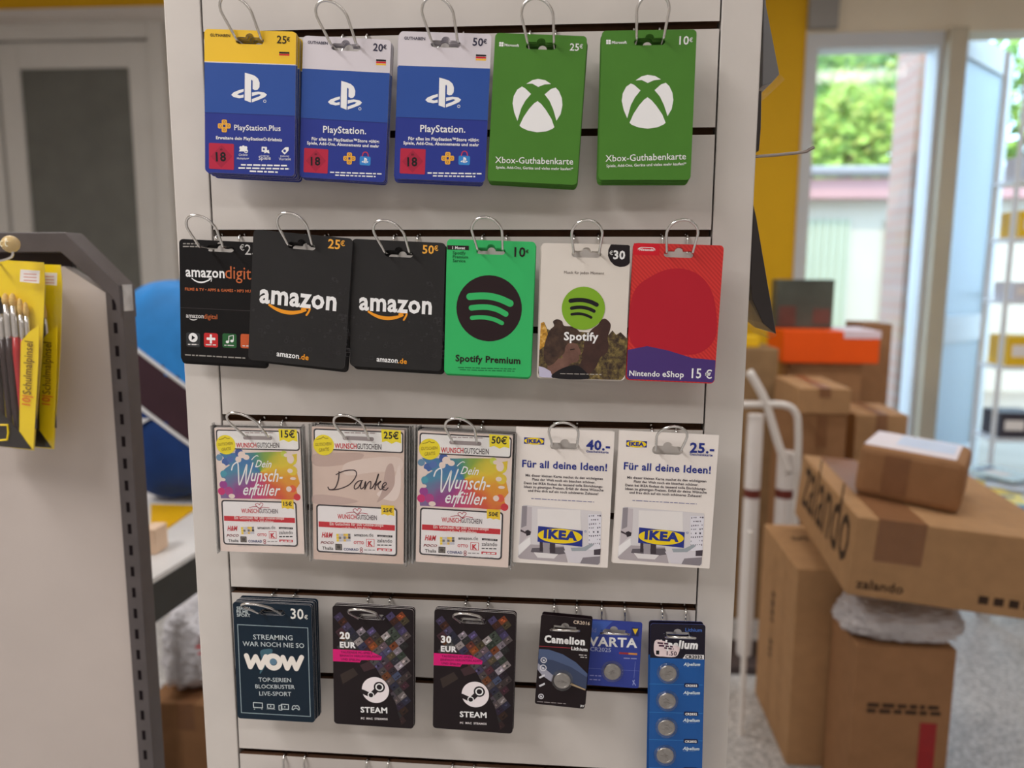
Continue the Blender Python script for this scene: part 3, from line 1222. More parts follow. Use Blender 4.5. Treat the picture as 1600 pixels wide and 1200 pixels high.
def rainbow(nt, b):
    tc = nt.nodes.new('ShaderNodeTexCoord')
    sx = nt.nodes.new('ShaderNodeSeparateXYZ')
    at2 = nt.nodes.new('ShaderNodeMath')
    at2.operation = 'ARCTAN2'
    az = nt.nodes.new('ShaderNodeMath')
    az.operation = 'ADD'
    az.inputs[1].default_value = .0385
    mp = nt.nodes.new('ShaderNodeMapRange')
    mp.inputs['From Min'].default_value = -math.pi
    mp.inputs['From Max'].default_value = math.pi
    ns = nt.nodes.new('ShaderNodeTexNoise')
    ns.inputs['Scale'].default_value = 60
    ad = nt.nodes.new('ShaderNodeMath')
    ad.operation = 'MULTIPLY_ADD'
    ad.inputs[1].default_value = .12
    r = nt.nodes.new('ShaderNodeValToRGB')
    cols = ((0, (70, 130, 160)), (.13, (140, 60, 130)), (.24, (190, 60, 110)), (.36, (206, 84, 50)), (.46, (216, 150, 40)), (.56, (214, 190, 50)), (.68, (130, 160, 60)), (.78, (70, 140, 110)), (.9, (60, 110, 165)), (1, (70, 130, 160)))
    while len(r.color_ramp.elements) < len(cols):
        r.color_ramp.elements.new(.5)
    for e, (p, c) in zip(r.color_ramp.elements, cols):
        e.position = p
        e.color = lin(c)
    L = nt.links.new
    L(tc.outputs['Object'], sx.inputs[0])
    L(sx.outputs['Z'], az.inputs[0])
    L(az.outputs[0], at2.inputs[0])
    L(sx.outputs['X'], at2.inputs[1])
    L(at2.outputs[0], mp.inputs['Value'])
    L(tc.outputs['Object'], ns.inputs['Vector'])
    L(ns.outputs['Fac'], ad.inputs[0])
    L(mp.outputs[0], ad.inputs[2])
    sb = nt.nodes.new('ShaderNodeMath')
    sb.operation = 'SUBTRACT'
    sb.inputs[1].default_value = .06
    L(ad.outputs[0], sb.inputs[0])
    L(sb.outputs[0], r.inputs['Fac'])
    L(r.outputs['Color'], b.inputs['Base Color'])


RAINBOW = nodemat('print_rainbow', rainbow, .42, .35)
PINKC = mat((222, 205, 196), .45, .35, 0, .03, 12, 'card_blush')
SAND = mat((206, 184, 172), .45, .35, 0, .05, 25, 'card_sand')


def art_wunsch(pr, amount, danke):
    dk = ink(44, 40, 46)
    yel = ink(236, 212, 36)
    if danke:
        for c, pts in (((188, 164, 154), [(100, 350), (300, 340), (470, 350), (430, 400), (280, 430), (110, 430)]),
                       ((216, 198, 188), [(330, 420), (520, 380), (740, 380), (745, 470), (560, 480), (340, 500)]),
                       ((190, 166, 158), [(90, 640), (260, 650), (420, 690), (260, 715), (85, 700)]),
                       ((222, 206, 198), [(560, 640), (680, 560), (738, 430), (742, 600), (690, 690)]),
                       ((184, 160, 152), [(640, 450), (690, 430), (700, 560), (650, 640), (560, 700), (600, 620)])):
            pr.poly(ink(*c), pts, 1, smooth=4)
        # brush-script word
        S = lambda pts, w: pr.stroke(ink(58, 40, 44), [(x * 1.02 + 18, y + 25) for x, y in pts], w, 3, sm=5)
        S([(262, 450), (256, 500), (235, 555), (215, 575), (185, 577), (175, 560)], 9)
        S([(240, 470), (300, 445), (370, 440), (390, 462), (375, 500), (330, 545), (262, 572), (205, 580)], 8)
        S([(432, 515), (400, 520), (372, 548), (372, 575), (400, 562), (425, 520), (415, 555), (420, 575), (440, 562)], 8)
        S([(440, 562), (455, 520), (450, 560), (445, 578), (470, 535), (490, 522), (492, 545), (486, 575), (505, 565)], 8)
        S([(505, 565), (535, 515), (552, 468), (540, 500), (520, 578)], 9)
        S([(522, 560), (552, 530), (568, 522), (545, 550), (560, 580), (590, 565)], 8)
        S([(575, 565), (605, 545), (600, 530), (580, 545), (575, 575), (600, 585), (618, 570)], 8)
    else:
        pr.poly(RAINBOW, [(120, 345), (170, 352), (250, 350), (360, 352), (480, 350), (620, 352), (690, 380), (745, 370), (740, 430), (700, 470), (735, 520), (752, 600), (720, 640), (742, 720), (640, 725), (520, 712), (380, 708), (220, 700), (100, 695), (96, 650), (160, 600), (115, 520), (150, 470), (200, 440), (140, 420), (160, 390)], 1)
        for x, y, r, c in ((165, 415, 30, (66, 96, 160)), (205, 395, 28, (80, 110, 170)), (130, 590, 32, (150, 60, 140)), (110, 640, 30, (196, 40, 110)), (170, 640, 34, (170, 60, 130)), (118, 380, 26, (100, 140, 170)),
                           (280, 348, 32, (60, 84, 150)), (700, 500, 38, (216, 190, 60)), (710, 430, 26, (214, 200, 60)), (690, 640, 30, (214, 90, 60)), (722, 705, 28, (200, 50, 60)), (140, 505, 26, (70, 150, 170)), (640, 370, 26, (190, 200, 80))):
            pr.disc(ink(*c), x, y, r, 1.5)
        cr = ink(226, 208, 198)
        for x, y, r, k in ((300, 365, 30, .9), (270, 400, 24, 1), (335, 385, 26, .8), (130, 450, 34, .8), (690, 410, 28, 1.3), (660, 380, 22, .7), (700, 560, 24, .5), (680, 500, 22, .8), (190, 680, 26, .7), (660, 640, 22, 1), (130, 550, 22, .6), (745, 660, 22, 1.2)):
            pr.disc(cr, x, y, r, 2, k)
        w = ink(244, 236, 232)
        pr.text(w, 'Dein', 400, 535, 462, 470, .012, 1.25, .45)
        pr.stroke(w, [(378, 405), (400, 385), (420, 375), (432, 380)], 6, 3)
        pr.stroke(w, [(208, 478), (225, 440), (262, 425), (262, 500), (258, 575), (264, 592), (300, 520), (335, 440), (322, 520), (318, 590), (350, 520), (385, 430)], 10, 3)
        pr.text(w, 'unsch-', 358, 618, 568, 582, .01, 1.5, .4)
        pr.text(w, 'erfüller', 285, 590, 672, 690, .012, 1.35, .4)
        pr.stroke(w, [(348, 700), (372, 640), (398, 590), (410, 570)], 8, 3)
    pr.sect('header_panel')
    # header panel
    for r_, c_, L in ((.0028, dk, 3), (.0022, ink(234, 228, 226), 3.6)):
        ins = 0 if L == 3 else 9
        pr.rect(c_, 112 + ins, 168 + ins, 770 - ins, 350 - ins, r_, L)
    pr.rect(ink(150, 140, 140), 325, 222, 555, 262, .002, 4.6)     # hang slot, pressed through the header
    pr.fine(ink(150, 130, 130), 340, 575, 203, 210, 6, L=5)
    pr.text(ink(190, 34, 44), 'WUNSCH', 262, 425, 309, 313, .022, 1.5, L=5)
    pr.text(ink(60, 50, 56), 'GUTSCHEIN', 428, 608, 314, 322, .012, 1.75, L=5)
    n_ = 36
    ce = (181, 285)
    pr.sect('round_badge')
    pr.disc(yel, ce[0], ce[1], 77, 5)
    ol = ink(150, 128, 20)
    pr.stroke(ol, [(132, 245), (165, 238), (180, 228), (195, 238), (216, 238)], 5, 6)
    pr.text(ol, 'GUTSCHEIN', 120, 240, 292, 286, .01, 1.5, .2, L=6)
    pr.text(ol, 'GRATIS', 145, 222, 332, 324, .01, 1.5, .2, L=6)
    pr.sect('price_flag')
    pr.poly(yel, [(612, 180), (757, 190), (757, 280), (720, 268), (686, 282), (648, 262), (614, 270)], 5)
    pr.text(INKB, amount + '€', 628, 738, 243, 250, .024, 1.1, L=6)
    pr.sect('voucher_panel')
    # lower voucher panel
    for ins, c_, L in ((0, dk, 3), (11, ink(232, 226, 226), 3.6)):
        pr.rect(c_, 100 + ins, 706 + ins, 702 - ins, 1100 - ins, .0035 if not ins else .0025, L)
    red = ink(192, 34, 48)
    pr.sect('heart_emblem')
    pr.stroke(ink(170, 60, 76), [(325, 775), (360, 768), (392, 770), (410, 782), (440, 752), (420, 740), (410, 756), (396, 742), (378, 754), (408, 784), (440, 775), (488, 783)], 5, 4.5, sm=4)
    pr.text(red, 'WUNSCH', 257, 400, 814, 820, .018, 1.6, L=5)
    pr.text(ink(70, 50, 60), 'GUTSCHEIN', 402, 556, 820, 828, .01, 1.8, L=5)
    pr.sect('red_band')
    pr.rect(red, 111, 832, 691, 908, 0, 4.2)
    pr.text(ink(244, 214, 210), 'Ein Gutschein für 500 Online-Shops', 195, 604, 861, 877, .02, 1.25, L=5)
    pr.text(ink(244, 214, 210), 'und über 5.000 Filialen', 287, 514, 893, 902, .02, 1.25, L=5)
    pr.sect('price_flag')
    pr.poly(ink(236, 196, 40), [(592, 718), (690, 724), (690, 800), (660, 790), (640, 796), (616, 784), (592, 790)], 4.8)
    pr.text(INKB, amount + '€', 606, 676, 768, 772, .024, L=6)
    pr.sect('shop_logo_print')
    pr.text(red, 'H&M', 128, 214, 950, 954, .03, 1.5, .3, L=5)
    rn = random.Random(2)
    for i in range(6):
        for j in range(3):
            c = rn.choice(((230, 200, 60), (120, 116, 120), (200, 196, 196), (60, 56, 60), (216, 180, 90), (190, 190, 200)))
            pr.rect(ink(*c), 242 + i * 18, 926 + j * 20, 259 + i * 18, 945 + j * 20, 0, 4.5)
    pr.text(INKB, 'amazon', 378, 480, 945, 949, .02, L=5)
    pr.text(ink(90, 86, 90), '.de', 482, 526, 949, 951, 0, L=5)
    pr.rect(INKB, 555, 936, 670, 958, 0, 4.5)
    pr.fine(ink(150, 146, 146), 566, 660, 952, 953, 8, L=5)
    pr.text(ink(120, 30, 40), 'POCO', 117, 219, 998, 1002, .03, .8, .3, L=5)
    pr.text(red, 'OTTO', 372, 450, 1002, 1006, .03, 1.2, L=5)
    pr.rect(red, 470, 966, 530, 1028, 0, 4.4)
    pr.rect(WHT, 474, 970, 526, 1024, 0, 4.7)
    pr.text(red, 'K', 482, 518, 1018, 1019, .05, 1.1, L=5)
    pr.text(ink(80, 76, 80), 'zalando', 552, 668, 992, 996, .01, 1.1, L=5)
    pr.fine(INKB, 552, 662, 1017, 1020, 8, L=5)
    pr.text(INKB, 'Thalia', 128, 212, 1042, 1045, .01, L=5)
    pr.rect(ink(70, 64, 60), 230, 1000, 280, 1050, 0, 4.5)
    pr.frame(ink(150, 140, 130), 238, 1008, 272, 1042, .0004, 0, 5)
    pr.text(ink(36, 50, 110), 'CONRAD', 293, 406, 1050, 1055, .03, 1.1, L=5)
    pr.ring(ink(150, 50, 60), 428, 1040, 11, 6, 5)
    pr.ring(ink(150, 50, 60), 428, 1058, 11, 6, 5)
    pr.fine(ink(150, 146, 146), 450, 535, 1052, 1055, 7, L=5)
    pr.rect(red, 550, 1036, 662, 1062, 0, 4.5)
    pr.fine(WHT, 560, 652, 1055, 1056, 9, L=5)
    pr.fine(ink(170, 166, 166), 200, 640, 1078, 1084, 3, L=5)


IKW = mat((224, 217, 211), .42, .35, 0, .02, 30, 'card_white')


def art_ikea(pr, amount):
    bl, ye = ink(40, 52, 130), ink(238, 200, 30)
    pr.sect('small_logo')
    pr.rect(bl, 136, 198, 278, 250, 0, 2)
    pr.disc(ye, 206, 225, 69, 3, .36)
    pr.text(bl, 'IKEA', 155, 258, 235, 240, .06, .85)
    pr.text(bl, amount, 577, 748, 281, 289, .032, .95)
    pr.text(bl, 'Geschenkkarte', 578, 738, 303, 311, .02)
    pr.text(bl, 'Für all deine Ideen!', 120, 728, 407, 436, .022)
    tx = ink(60, 52, 62)
    for t, x0, x1, y0, y1 in (('Mit dieser kleinen Karte machst du den wichtigsten', 145, 700, 474, 500), ('Platz der Welt noch ein bisschen schöner.', 192, 645, 503, 526), ('Denn bei IKEA findest du tausend tolle Einrichtungs-', 133, 700, 529, 556),
                              ('Ideen zu günstigen Preisen. Erfüll dir deine Wünsche', 133, 705, 556, 582), ('und freu dich auf ein noch schöneres Zuhause!', 162, 668, 583, 608)):
        pr.text(tx, t, x0, x1, y0, y1, .018)
    pr.fine(ink(110, 108, 150), 185, 638, 636, 661, 5)
    pr.sect('photo_print')
    # room picture
    wall = ink(206, 202, 204)
    X0, Y0, X1, Y1 = 100, 690, 692, 1098
    f = lambda x, y: (x, y + (x - 390) * .085)
    pr.poly(wall, [f(118, 712), f(130, 702), f(690, 702), f(694, 720), f(686, 1080), f(672, 1096), f(100, 1096), f(86, 1082)], 2)
    q = lambda c, pts, L=3: pr.poly(ink(*c), [f(*a) for a in pts], L)
    q((188, 180, 184), [(120, 712), (190, 712), (186, 900), (100, 990)])
    q((140, 134, 140), [(118, 712), (155, 706), (150, 850), (112, 870)], 3.3)
    q((222, 218, 216), [(230, 720), (540, 705), (545, 850), (230, 850)], 3.2)
    q((168, 160, 164), [(86, 1082), (180, 985), (420, 975), (450, 1096), (100, 1096)], 3.3)
    q((96, 90, 96), [(190, 1010), (420, 985), (440, 1030), (300, 1060), (180, 1040)], 3.6)
    q((216, 212, 212), [(200, 1040), (380, 1040), (350, 1075), (230, 1078)], 4)
    q((60, 52, 60), [(245, 955), (268, 955), (268, 1030), (245, 1030)], 4)
    q((62, 54, 60), [(316, 950), (358, 950), (358, 1035), (320, 1035)], 4)
    q((150, 144, 150), [(270, 955), (314, 955), (318, 1040), (270, 1040)], 4)
    q((204, 200, 206), [(420, 1010), (600, 985), (685, 1010), (684, 1090), (470, 1094)], 4)
    q((130, 124, 130), [(560, 1050), (686, 1030), (684, 1078), (672, 1094), (540, 1094)], 4.3)
    q((70, 62, 70), [(640, 985), (690, 975), (688, 1020), (640, 1025)], 4.3)
    q((150, 158, 164), [(470, 985), (560, 975), (620, 940), (640, 950), (580, 1000), (480, 1010)], 4.4)
    q((228, 226, 226), [(90, 1000), (175, 930), (180, 980), (92, 1070)], 4)
    q((50, 44, 50), [(140, 890), (160, 880), (182, 890), (178, 915), (150, 925)], 4.2)
    q((70, 60, 66), [(108, 880), (150, 900), (150, 912), (106, 895)], 4.2)
    q((216, 214, 222), [(596, 730), (692, 722), (688, 985), (600, 990)], 3.4)
    rn = random.Random(7)
    for i in range(6):
        for j in range(8):
            if rn.random() < .75:
                x, y = 602 + i * 15, 738 + j * 29 - i * 2
                w_ = rn.uniform(5, 12)
                h_ = rn.uniform(6, 14)
                q(rn.choice(((96, 92, 104), (150, 146, 158), (120, 110, 120), (70, 66, 80))), [(x, y), (x + w_, y - 1), (x + w_, y + h_), (x, y + h_)], 4)
    pr.sect('logo')
    pr.poly(bl, [(235, 832), (558, 868), (554, 985), (229, 947)], 5)
    pr.disc(ye, 392, 906, 161, 5.6, .345)
    pr.text(bl, 'IKEA', 273, 517, 916, 937, .06, .85, L=7)
    pr.ring(ink(120, 130, 170), 577, 872, 8, 5, 5)


NAVY = mat((18, 34, 48), .45, .22, 0, .08, 14, 'card_navy')


def art_wow(pr):
    lt = ink(196, 206, 208)
    pr.sect('thin_frame')
    pr.frame(ink(150, 168, 174), 120, 338, 696, 1092, .0008, 0, 2)
    for t, x1, y in (('SERIEN', 228, 218), ('FILME', 214, 248), ('SPORT', 230, 276)):
        pr.text(lt, t, 120, x1, y, y + 3, .015)
    pr.text(ink(226, 226, 220), '30', 557, 662, 292, 298, .015, 1.1)
    pr.text(ink(226, 226, 220), '€', 668, 697, 297, None, .015)
    pr.text(lt, 'STREAMING', 248, 568, 460, 468, .004)
    pr.text(lt, 'WAR NOCH NIE SO', 160, 660, 512, 530, .004)
    pk = ink(246, 224, 216)
    pr.sect('logo')
    glow = nodemat('print_teal_halo', lambda nt, b: b.inputs['Base Color'].__setattr__('default_value', lin((60, 98, 112))), .35)
    pr.poly(glow, [(300, 560), (345, 540), (400, 545), (380, 600), (330, 690), (290, 740), (310, 640)], 1.5, smooth=5)
    pr.stroke(pk, [(186, 592), (215, 684)], 40, 3, sm=0)
    pr.stroke(pk, [(215, 684), (262, 600)], 40, 3, sm=0)
    pr.stroke(pk, [(262, 600), (300, 690)], 40, 3, sm=0)
    pr.stroke(pk, [(300, 690), (345, 600)], 40, 3, sm=0)
    pr.ring(pk, 405, 644, 72, 30, 4)
    pr.disc(ink(92, 124, 146), 403, 640, 30, 3.8)
    pr.stroke(pk, [(484, 606), (516, 696)], 40, 3, sm=0)
    pr.stroke(pk, [(516, 696), (556, 616)], 40, 3, sm=0)
    pr.stroke(pk, [(556, 616), (590, 700)], 40, 3, sm=0)
    pr.stroke(pk, [(590, 700), (636, 606)], 40, 3, sm=0)
    for t, x0, x1, y0 in (('TOP-SERIEN', 280, 545, 803), ('BLOCKBUSTER', 252, 573, 858), ('LIVE-SPORT', 282, 543, 917)):
        pr.text(lt, t, x0, x1, y0, y0 + 5, .004)
    pr.sect('screen_icon')
    pr.frame(lt, 227, 972, 307, 1022, .0009, .0007, 3)
    pr.rect(lt, 232, 1026, 242, 1031, 0, 3)
    pr.rect(lt, 293, 1026, 303, 1031, 0, 3)
    pr.sect('laptop_icon')
    pr.frame(lt, 342, 986, 402, 1026, .0009, .0007, 3)
    pr.rect(lt, 336, 1026, 408, 1032, 0, 3)
    pr.poly(lt, [(366, 998), (380, 1005), (366, 1013)], 3)
    pr.sect('tablet_icon')
    pr.frame(lt, 455, 985, 520, 1034, .0009, .0007, 3)
    pr.frame(lt, 436, 995, 466, 1040, .0008, .0007, 3.3)
    pr.poly(lt, [(482, 1003), (494, 1010), (482, 1017)], 3)
    pr.sect('gamepad_icon')
    pr.stroke(lt, [(545, 1030), (552, 1005), (566, 1000), (575, 1006), (584, 1000), (598, 1005), (606, 1030), (596, 1034), (586, 1022), (566, 1022), (556, 1034), (545, 1030)], 6, 3, sm=3)


STM = mat((28, 20, 23), .5, .22, 0, .1, 20, 'card_dark_plum')


def art_steam(pr, amount):
    rn = random.Random(11)
    a = math.radians(-38)
    ux, uy = (math.cos(a), math.sin(a)), (-math.sin(a), math.cos(a))
    pal = [(92, 80, 84), (120, 110, 116), (70, 60, 92), (150, 140, 140), (96, 56, 46), (130, 70, 40), (70, 74, 100), (106, 92, 66), (84, 50, 60), (60, 66, 60), (168, 160, 166), (52, 48, 58)]

    def inside(p):
        u, v = pr.h(*p)
        return .012 < u < .988 and .012 < v < .985 and not (.2 < u < .66 and .075 < v < .155)
    for i in range(-9, 16):
        for j in range(-3, 22):
            cx = 400 + i * 62 * ux[0] + (j - 8) * 47 * uy[0]
            cy = 480 + i * 62 * ux[1] + (j - 8) * 47 * uy[1]
            w, h = rn.choice((30, 30.5)), 23
            u, v = pr.h(cx, cy)
            dim = max(0.0, min(1.0, 1.4 - v * 1.35 + (u - .5) * .9))
            c = rn.choice(pal)
            rnd = rn.random()
            c = tuple(int((x * (.6 + .5 * rnd) - 32) * dim + 32) // 8 * 8 for x in c)
            pts = [(cx + sx * w * ux[0] + sy * h * uy[0], cy + sx * w * ux[1] + sy * h * uy[1]) for sx, sy in ((-1, -1), (1, -1), (1, 1), (-1, 1))]
            if dim > .08 and all(inside(p) for p in pts):
                pr.poly(ink(*c), pts, 1)
                for _ in range(3):
                    ax, ay, bw, bh = rn.uniform(-16, 14), rn.uniform(-12, 10), rn.uniform(4, 13), rn.uniform(3, 9)
                    kq = rn.choice((.5, .65, 1.35, 1.6))
                    c2 = tuple(max(16, min(200, int(x * kq))) // 8 * 8 for x in c)
                    pr.poly(ink(*c2), [(cx + (ax + sx * bw) * ux[0] + (ay + sy * bh) * uy[0], cy + (ax + sx * bw) * ux[1] + (ay + sy * bh) * uy[1]) for sx, sy in ((-1, -.6), (.7, -1), (1, .8), (-.5, 1))], 1.5 + rn.random() * .8)
    pr.poly(STM, [(103, 560), (330, 565), (420, 640), (560, 900), (600, 1070), (115, 1050), (101, 1040)], 2.5)
    pr.poly(ink(54, 44, 40), [(150, 690), (250, 640), (285, 690), (170, 760)], 2.8)
    pr.poly(ink(60, 40, 44), [(300, 620), (370, 590), (420, 640), (330, 670)], 2.8)
    pr.poly(ink(48, 40, 44), [(130, 820), (240, 780), (260, 850), (150, 880)], 2.8)
    pr.text(WHT, amount, 153, 230, 420, 424, .045)
    pr.text(WHT, 'EUR', 153, 272, 486, 491, .045)
    pk = ink(206, 26, 112)
    pr.sect('pink_banner')
    pr.poly(pk, [(100, 500), (380, 515), (465, 556), (460, 582), (310, 582), (300, 600), (99, 590)], 3.6)
    for t, x0, x1, y in (('TAUSENDE PC-SPIELE', 160, 395, 530), ('EINFACH HERUNTERLADEN', 152, 455, 556), ('UND SPIELEN', 160, 300, 582)):
        pr.text(ink(110, 20, 70), t, x0, x1, y, y + 8, .02)
    pr.sect('logo')
    pr.disc(ink(232, 222, 224), 412, 806, 102, 4)
    k = ink(30, 22, 26)
    pr.stroke(k, [(314, 816), (378, 846)], 34, 5, sm=0)
    pr.stroke(k, [(378, 846), (442, 784)], 36, 5, sm=0)
    pr.disc(k, 442, 784, 42, 5.4)
    pr.ring(WHT, 442, 784, 30, 20, 6)
    pr.ring(WHT, 378, 843, 24, 17, 6)
    pr.text(WHT, 'STEAM', 298, 498, 971, 978, .03, .95)
    pr.sect('thin_line')
    pr.rect(ink(120, 40, 60), 296, 992, 512, 995, 0, 3)
    pr.text(ink(226, 220, 220), 'PC  MAC  STEAMOS', 300, 498, 1022, 1030, .03)


CAMB = mat((24, 13, 17), .45, .25, 0, .05, 20, 'card_maroon_black')


def art_cam(pr):
    pr.poly(ink(56, 66, 92), [(87, 428), (150, 432), (240, 462), (330, 515), (410, 590), (408, 690), (330, 655), (200, 600), (87, 560)], 1)
    pr.poly(ink(74, 88, 120), [(87, 428), (150, 432), (240, 462), (330, 515), (410, 590), (408, 612), (300, 545), (180, 500), (87, 490)], 1.5)
    pr.poly(ink(150, 150, 164), [(87, 520), (140, 560), (190, 600), (180, 640), (120, 600), (87, 560)], 2)
    pr.poly(ink(170, 150, 120), [(310, 650), (404, 690), (404, 698), (300, 660)], 2)
    pr.text(ink(220, 200, 180), 'CR2016', 294, 400, 262, 272, .01)
    pr.text(WHT, 'Camelion', 117, 378, 383, 401, .05, 1.1)
    pr.sect('thin_line')
    pr.stroke(ink(150, 50, 60), [(88, 410), (300, 422)], 4, 2, sm=0)
    pr.text(WHT, 'Lithium', 293, 398, 433, 442, .03)
    pr.fine(ink(190, 186, 186), 345, 398, 468, 472, 6)
    pr.fine(ink(190, 186, 186), 355, 398, 483, 486, 6)
    pr.sect('icon_pattern')
    for x, y, r in ((122, 500, 20), (122, 550, 22), (122, 735, 18)):
        pr.ring(ink(200, 200, 206), x, y, r, r - 6, 3)
        pr.poly(ink(200, 200, 206), [(x - 8, y - 6), (x + 6, y - 3), (x + 8, y + 7), (x - 5, y + 6)], 3)
    for x, y in ((118, 605), (122, 660)):
        pr.poly(ink(200, 200, 206), [(x - 20, y + 4), (x + 16, y - 14), (x + 20, y - 2), (x - 12, y + 14)], 3)
    pr.fine(ink(160, 150, 150), 100, 285, 770, 786, 4)
    pr.text(WHT, '3V', 379, 405, 806, 808, .04)


VARB = mat((50, 64, 144), .45, .25, 0, .06, 16, 'card_royal_blue')


def art_var(pr):
    pr.poly(ink(64, 92, 170), [(412, 245), (560, 250), (480, 330), (410, 420)], 1)
    pr.text(ink(110, 120, 180), 'ld', 428, 456, 318, 320, .01)
    pr.text(WHT, 'VARTA', 410, 724, 405, 418, .03, .95)
    pr.text(ink(170, 178, 210), 'CR2025', 422, 556, 440, 448, .01)
    pr.sect('triangle_logo')
    pr.rect(ink(36, 44, 96), 684, 290, 730, 348, .0005, 2)
    pr.poly(ink(226, 190, 40), [(690, 298), (726, 298), (708, 336)], 3)
    pr.sect('colour_bar')
    pr.rect(ink(150, 50, 60), 610, 448, 690, 466, 0, 2)
    pr.rect(ink(206, 140, 70), 670, 452, 726, 468, 0, 2.3)
    pr.fine(ink(150, 156, 200), 640, 724, 490, 494, 6)
    pr.fine(ink(140, 146, 200), 425, 500, 602, 606, 6)
    pr.fine(ink(140, 146, 200), 425, 495, 628, 632, 6)
    pr.sect('printed_marking')
    pr.stroke(ink(96, 108, 176), [(404, 552), (742, 570)], 3, 2, sm=0)
    pr.stroke(ink(150, 160, 206), [(715, 630), (706, 662)], 5, 2, sm=0)
    pr.stroke(ink(150, 160, 206), [(704, 634), (724, 664)], 5, 2, sm=0)
    pr.stroke(ink(110, 122, 186), [(716, 510), (712, 615)], 3, 2, sm=0)


ALPB = mat((30, 82, 148), .45, .25, 0, .06, 16, 'card_azure')


def art_alp(pr):
    pr.fieldrect(ink(26, 22, 36), 0, .192, 1, top=True, rad=.003)
    pr.text(ink(70, 110, 190), 'Lithium', 1042, 1148, 316, 320, .01)
    pr.text(WHT, 'Alpelium', 850, 1122, 418, 428, .05, 1.15, .15)
    pr.sect('price_sticker')
    pr.poly(ink(224, 206, 208), [(838, 410), (852, 368), (905, 376), (960, 402), (1002, 414), (1000, 448), (975, 478), (900, 476), (846, 466)], 5, smooth=3)
    for x, y, w in ((862, 392, 70), (870, 410, 90), (905, 425, 60)):
        pr.fine(ink(70, 40, 60), x, x + w, y, y + 8, 11, L=6)
    pr.text(ink(60, 40, 56), '1.50', 920, 985, 466, 470, .02, L=6)
    pr.rect(INKB, 852, 436, 872, 462, 0, 6)
    pr.sect('type_flag')
    pr.poly(ink(222, 220, 222), [(1042, 464), (1160, 468), (1160, 497), (1024, 490)], 3)
    pr.text(INKB, 'CR2032', 1040, 1150, 488, 492, .04)
    for k, y in enumerate((535, 718, 895, 1078, 1258)):
        dx = -3 * k
        pr.text(ink(206, 222, 240), 'Alpelium', 1028 + dx, 1136 + dx, y, y + 3, .03, 1.1, .3)
        pr.sect('cell_marking')
        pr.rect(ink(206, 222, 240), 1030 + dx, y + 8, 1110 + dx, y + 11, 0, 3)
        y2 = y + 128
        pr.rect(ink(24, 30, 66), 1032 + dx, y2 - 15, 1124 + dx, y2 + 15, .0015, 3)
        pr.text(WHT, 'CR2032', 1040 + dx, 1116 + dx, y2 + 8, y2 + 9, .04)
        pr.stroke(ink(60, 130, 196), [(806 - 2 * k, y + 118), (1150 - 2 * k, y + 126)], 3, 2, sm=0)


STEEL = mat((150, 146, 142), .38, .5, .85, .12, 200, 'steel')


def coin(o, pr, x, y, r, label=None):
    """a coin cell under a clear blister dome, both parts of its card"""
    c = pr.p(x, y)
    R = (pr.p(x + r, y) - c).length
    mb = MB()
    mb.lathe([(R * .84, 0), (R * .84, .0012), (R * .80, .0017), (R * .66, .0017), (R * .64, .0014), (R * .02, .0014)], (c.x, pr.front - .0006, c.y), (0, -1, 0), STEEL, 28)
    rn = random.Random(int(x + y))
    for k in range(7):
        a0 = rn.uniform(0, 6.28)
        rr = R * .4 * rn.random()
        mb.tube([(c.x + rr * math.cos(a0) - R * .16, pr.front - .0021, c.y + rr * math.sin(a0)), (c.x + rr * math.cos(a0) + R * .16, pr.front - .0021, c.y + rr * math.sin(a0) + rn.uniform(-.002, .002))], .0002, mat((120, 116, 112), .5, .4, .7, 0, 60, 'engraving'), 4)
    cell = mb.build('coin_cell', o, smooth=False)
    mb = MB()
    mb.lathe([(R * 1.12, 0), (R * 1.06, .0006), (R * 1.0, .0034), (R * .94, .0042), (R * .5, .0045), (R * .02, .0046)], (c.x, pr.front - .0004, c.y), (0, -1, 0), BLISTER, 32)
    mb.build('blister', o, smooth=True)


# ------------------------------------------------------------------ the cards, row by row, each with its hook
C1, C2, C3 = (300, 0, 320 / 1239), (600, 0, 320 / 1239), (900, 0, 320 / 1239)
C4, C5, C6 = (260, 320, 300 / 1286), (540, 330, 320 / 1371), (820, 330, 320 / 1371)
W15, W25, W50 = (320, 640, .2), (475, 640, 180 / 864), (635, 640, 180 / 847)
I40, I25 = (790, 640, 180 / 831), (950, 650, 180 / 864)
D1, D2, D3 = (350, 910, 180 / 939), (500, 910, 330 / 1584), (820, 910, 310 / 1283)
qp1 = [(68, 178), (632, 190), (620, 1070), (88, 1040)]
qp2 = [(650, 215), (1195, 242), (1178, 1105), (672, 1072)]
qp3 = [(83, 192), (640, 203), (622, 1108), (78, 1078)]
YTOP = mat((232, 186, 36), .42, .4, 0, .05, 10, 'card_yellow')
WTOP = mat((206, 200, 206), .42, .4, 0, .03, 10, 'card_white_top')
hang_card('gift_card', 'blue gift card with yellow top strip and red age square, front of its thick stack', 'gift card', 'blue cards with yellow top',
          C1, qp1, .040, (345, 249), PS_BLUE, art_ps, qp1, PAPER_EDGE, back=8, gap=.0021, fan=(.002, -.0035, .004), sw=.0285,
          back_label='blue card with yellow top stacked behind the front twenty-five euro card', args=('25', YTOP, True))
hang_card('gift_card', 'blue gift card with white top strip marked twenty euro, front of its stack', 'gift card', 'blue 20 euro cards',
          C1, qp2, .035, (915, 289), PS_BLUE, art_ps, qp3, PAPER_EDGE, back=4, gap=.0022, fan=(.001, -.002, -.004),
          back_label='blue card with white top stacked behind the front twenty euro card', args=('20', WTOP, False))
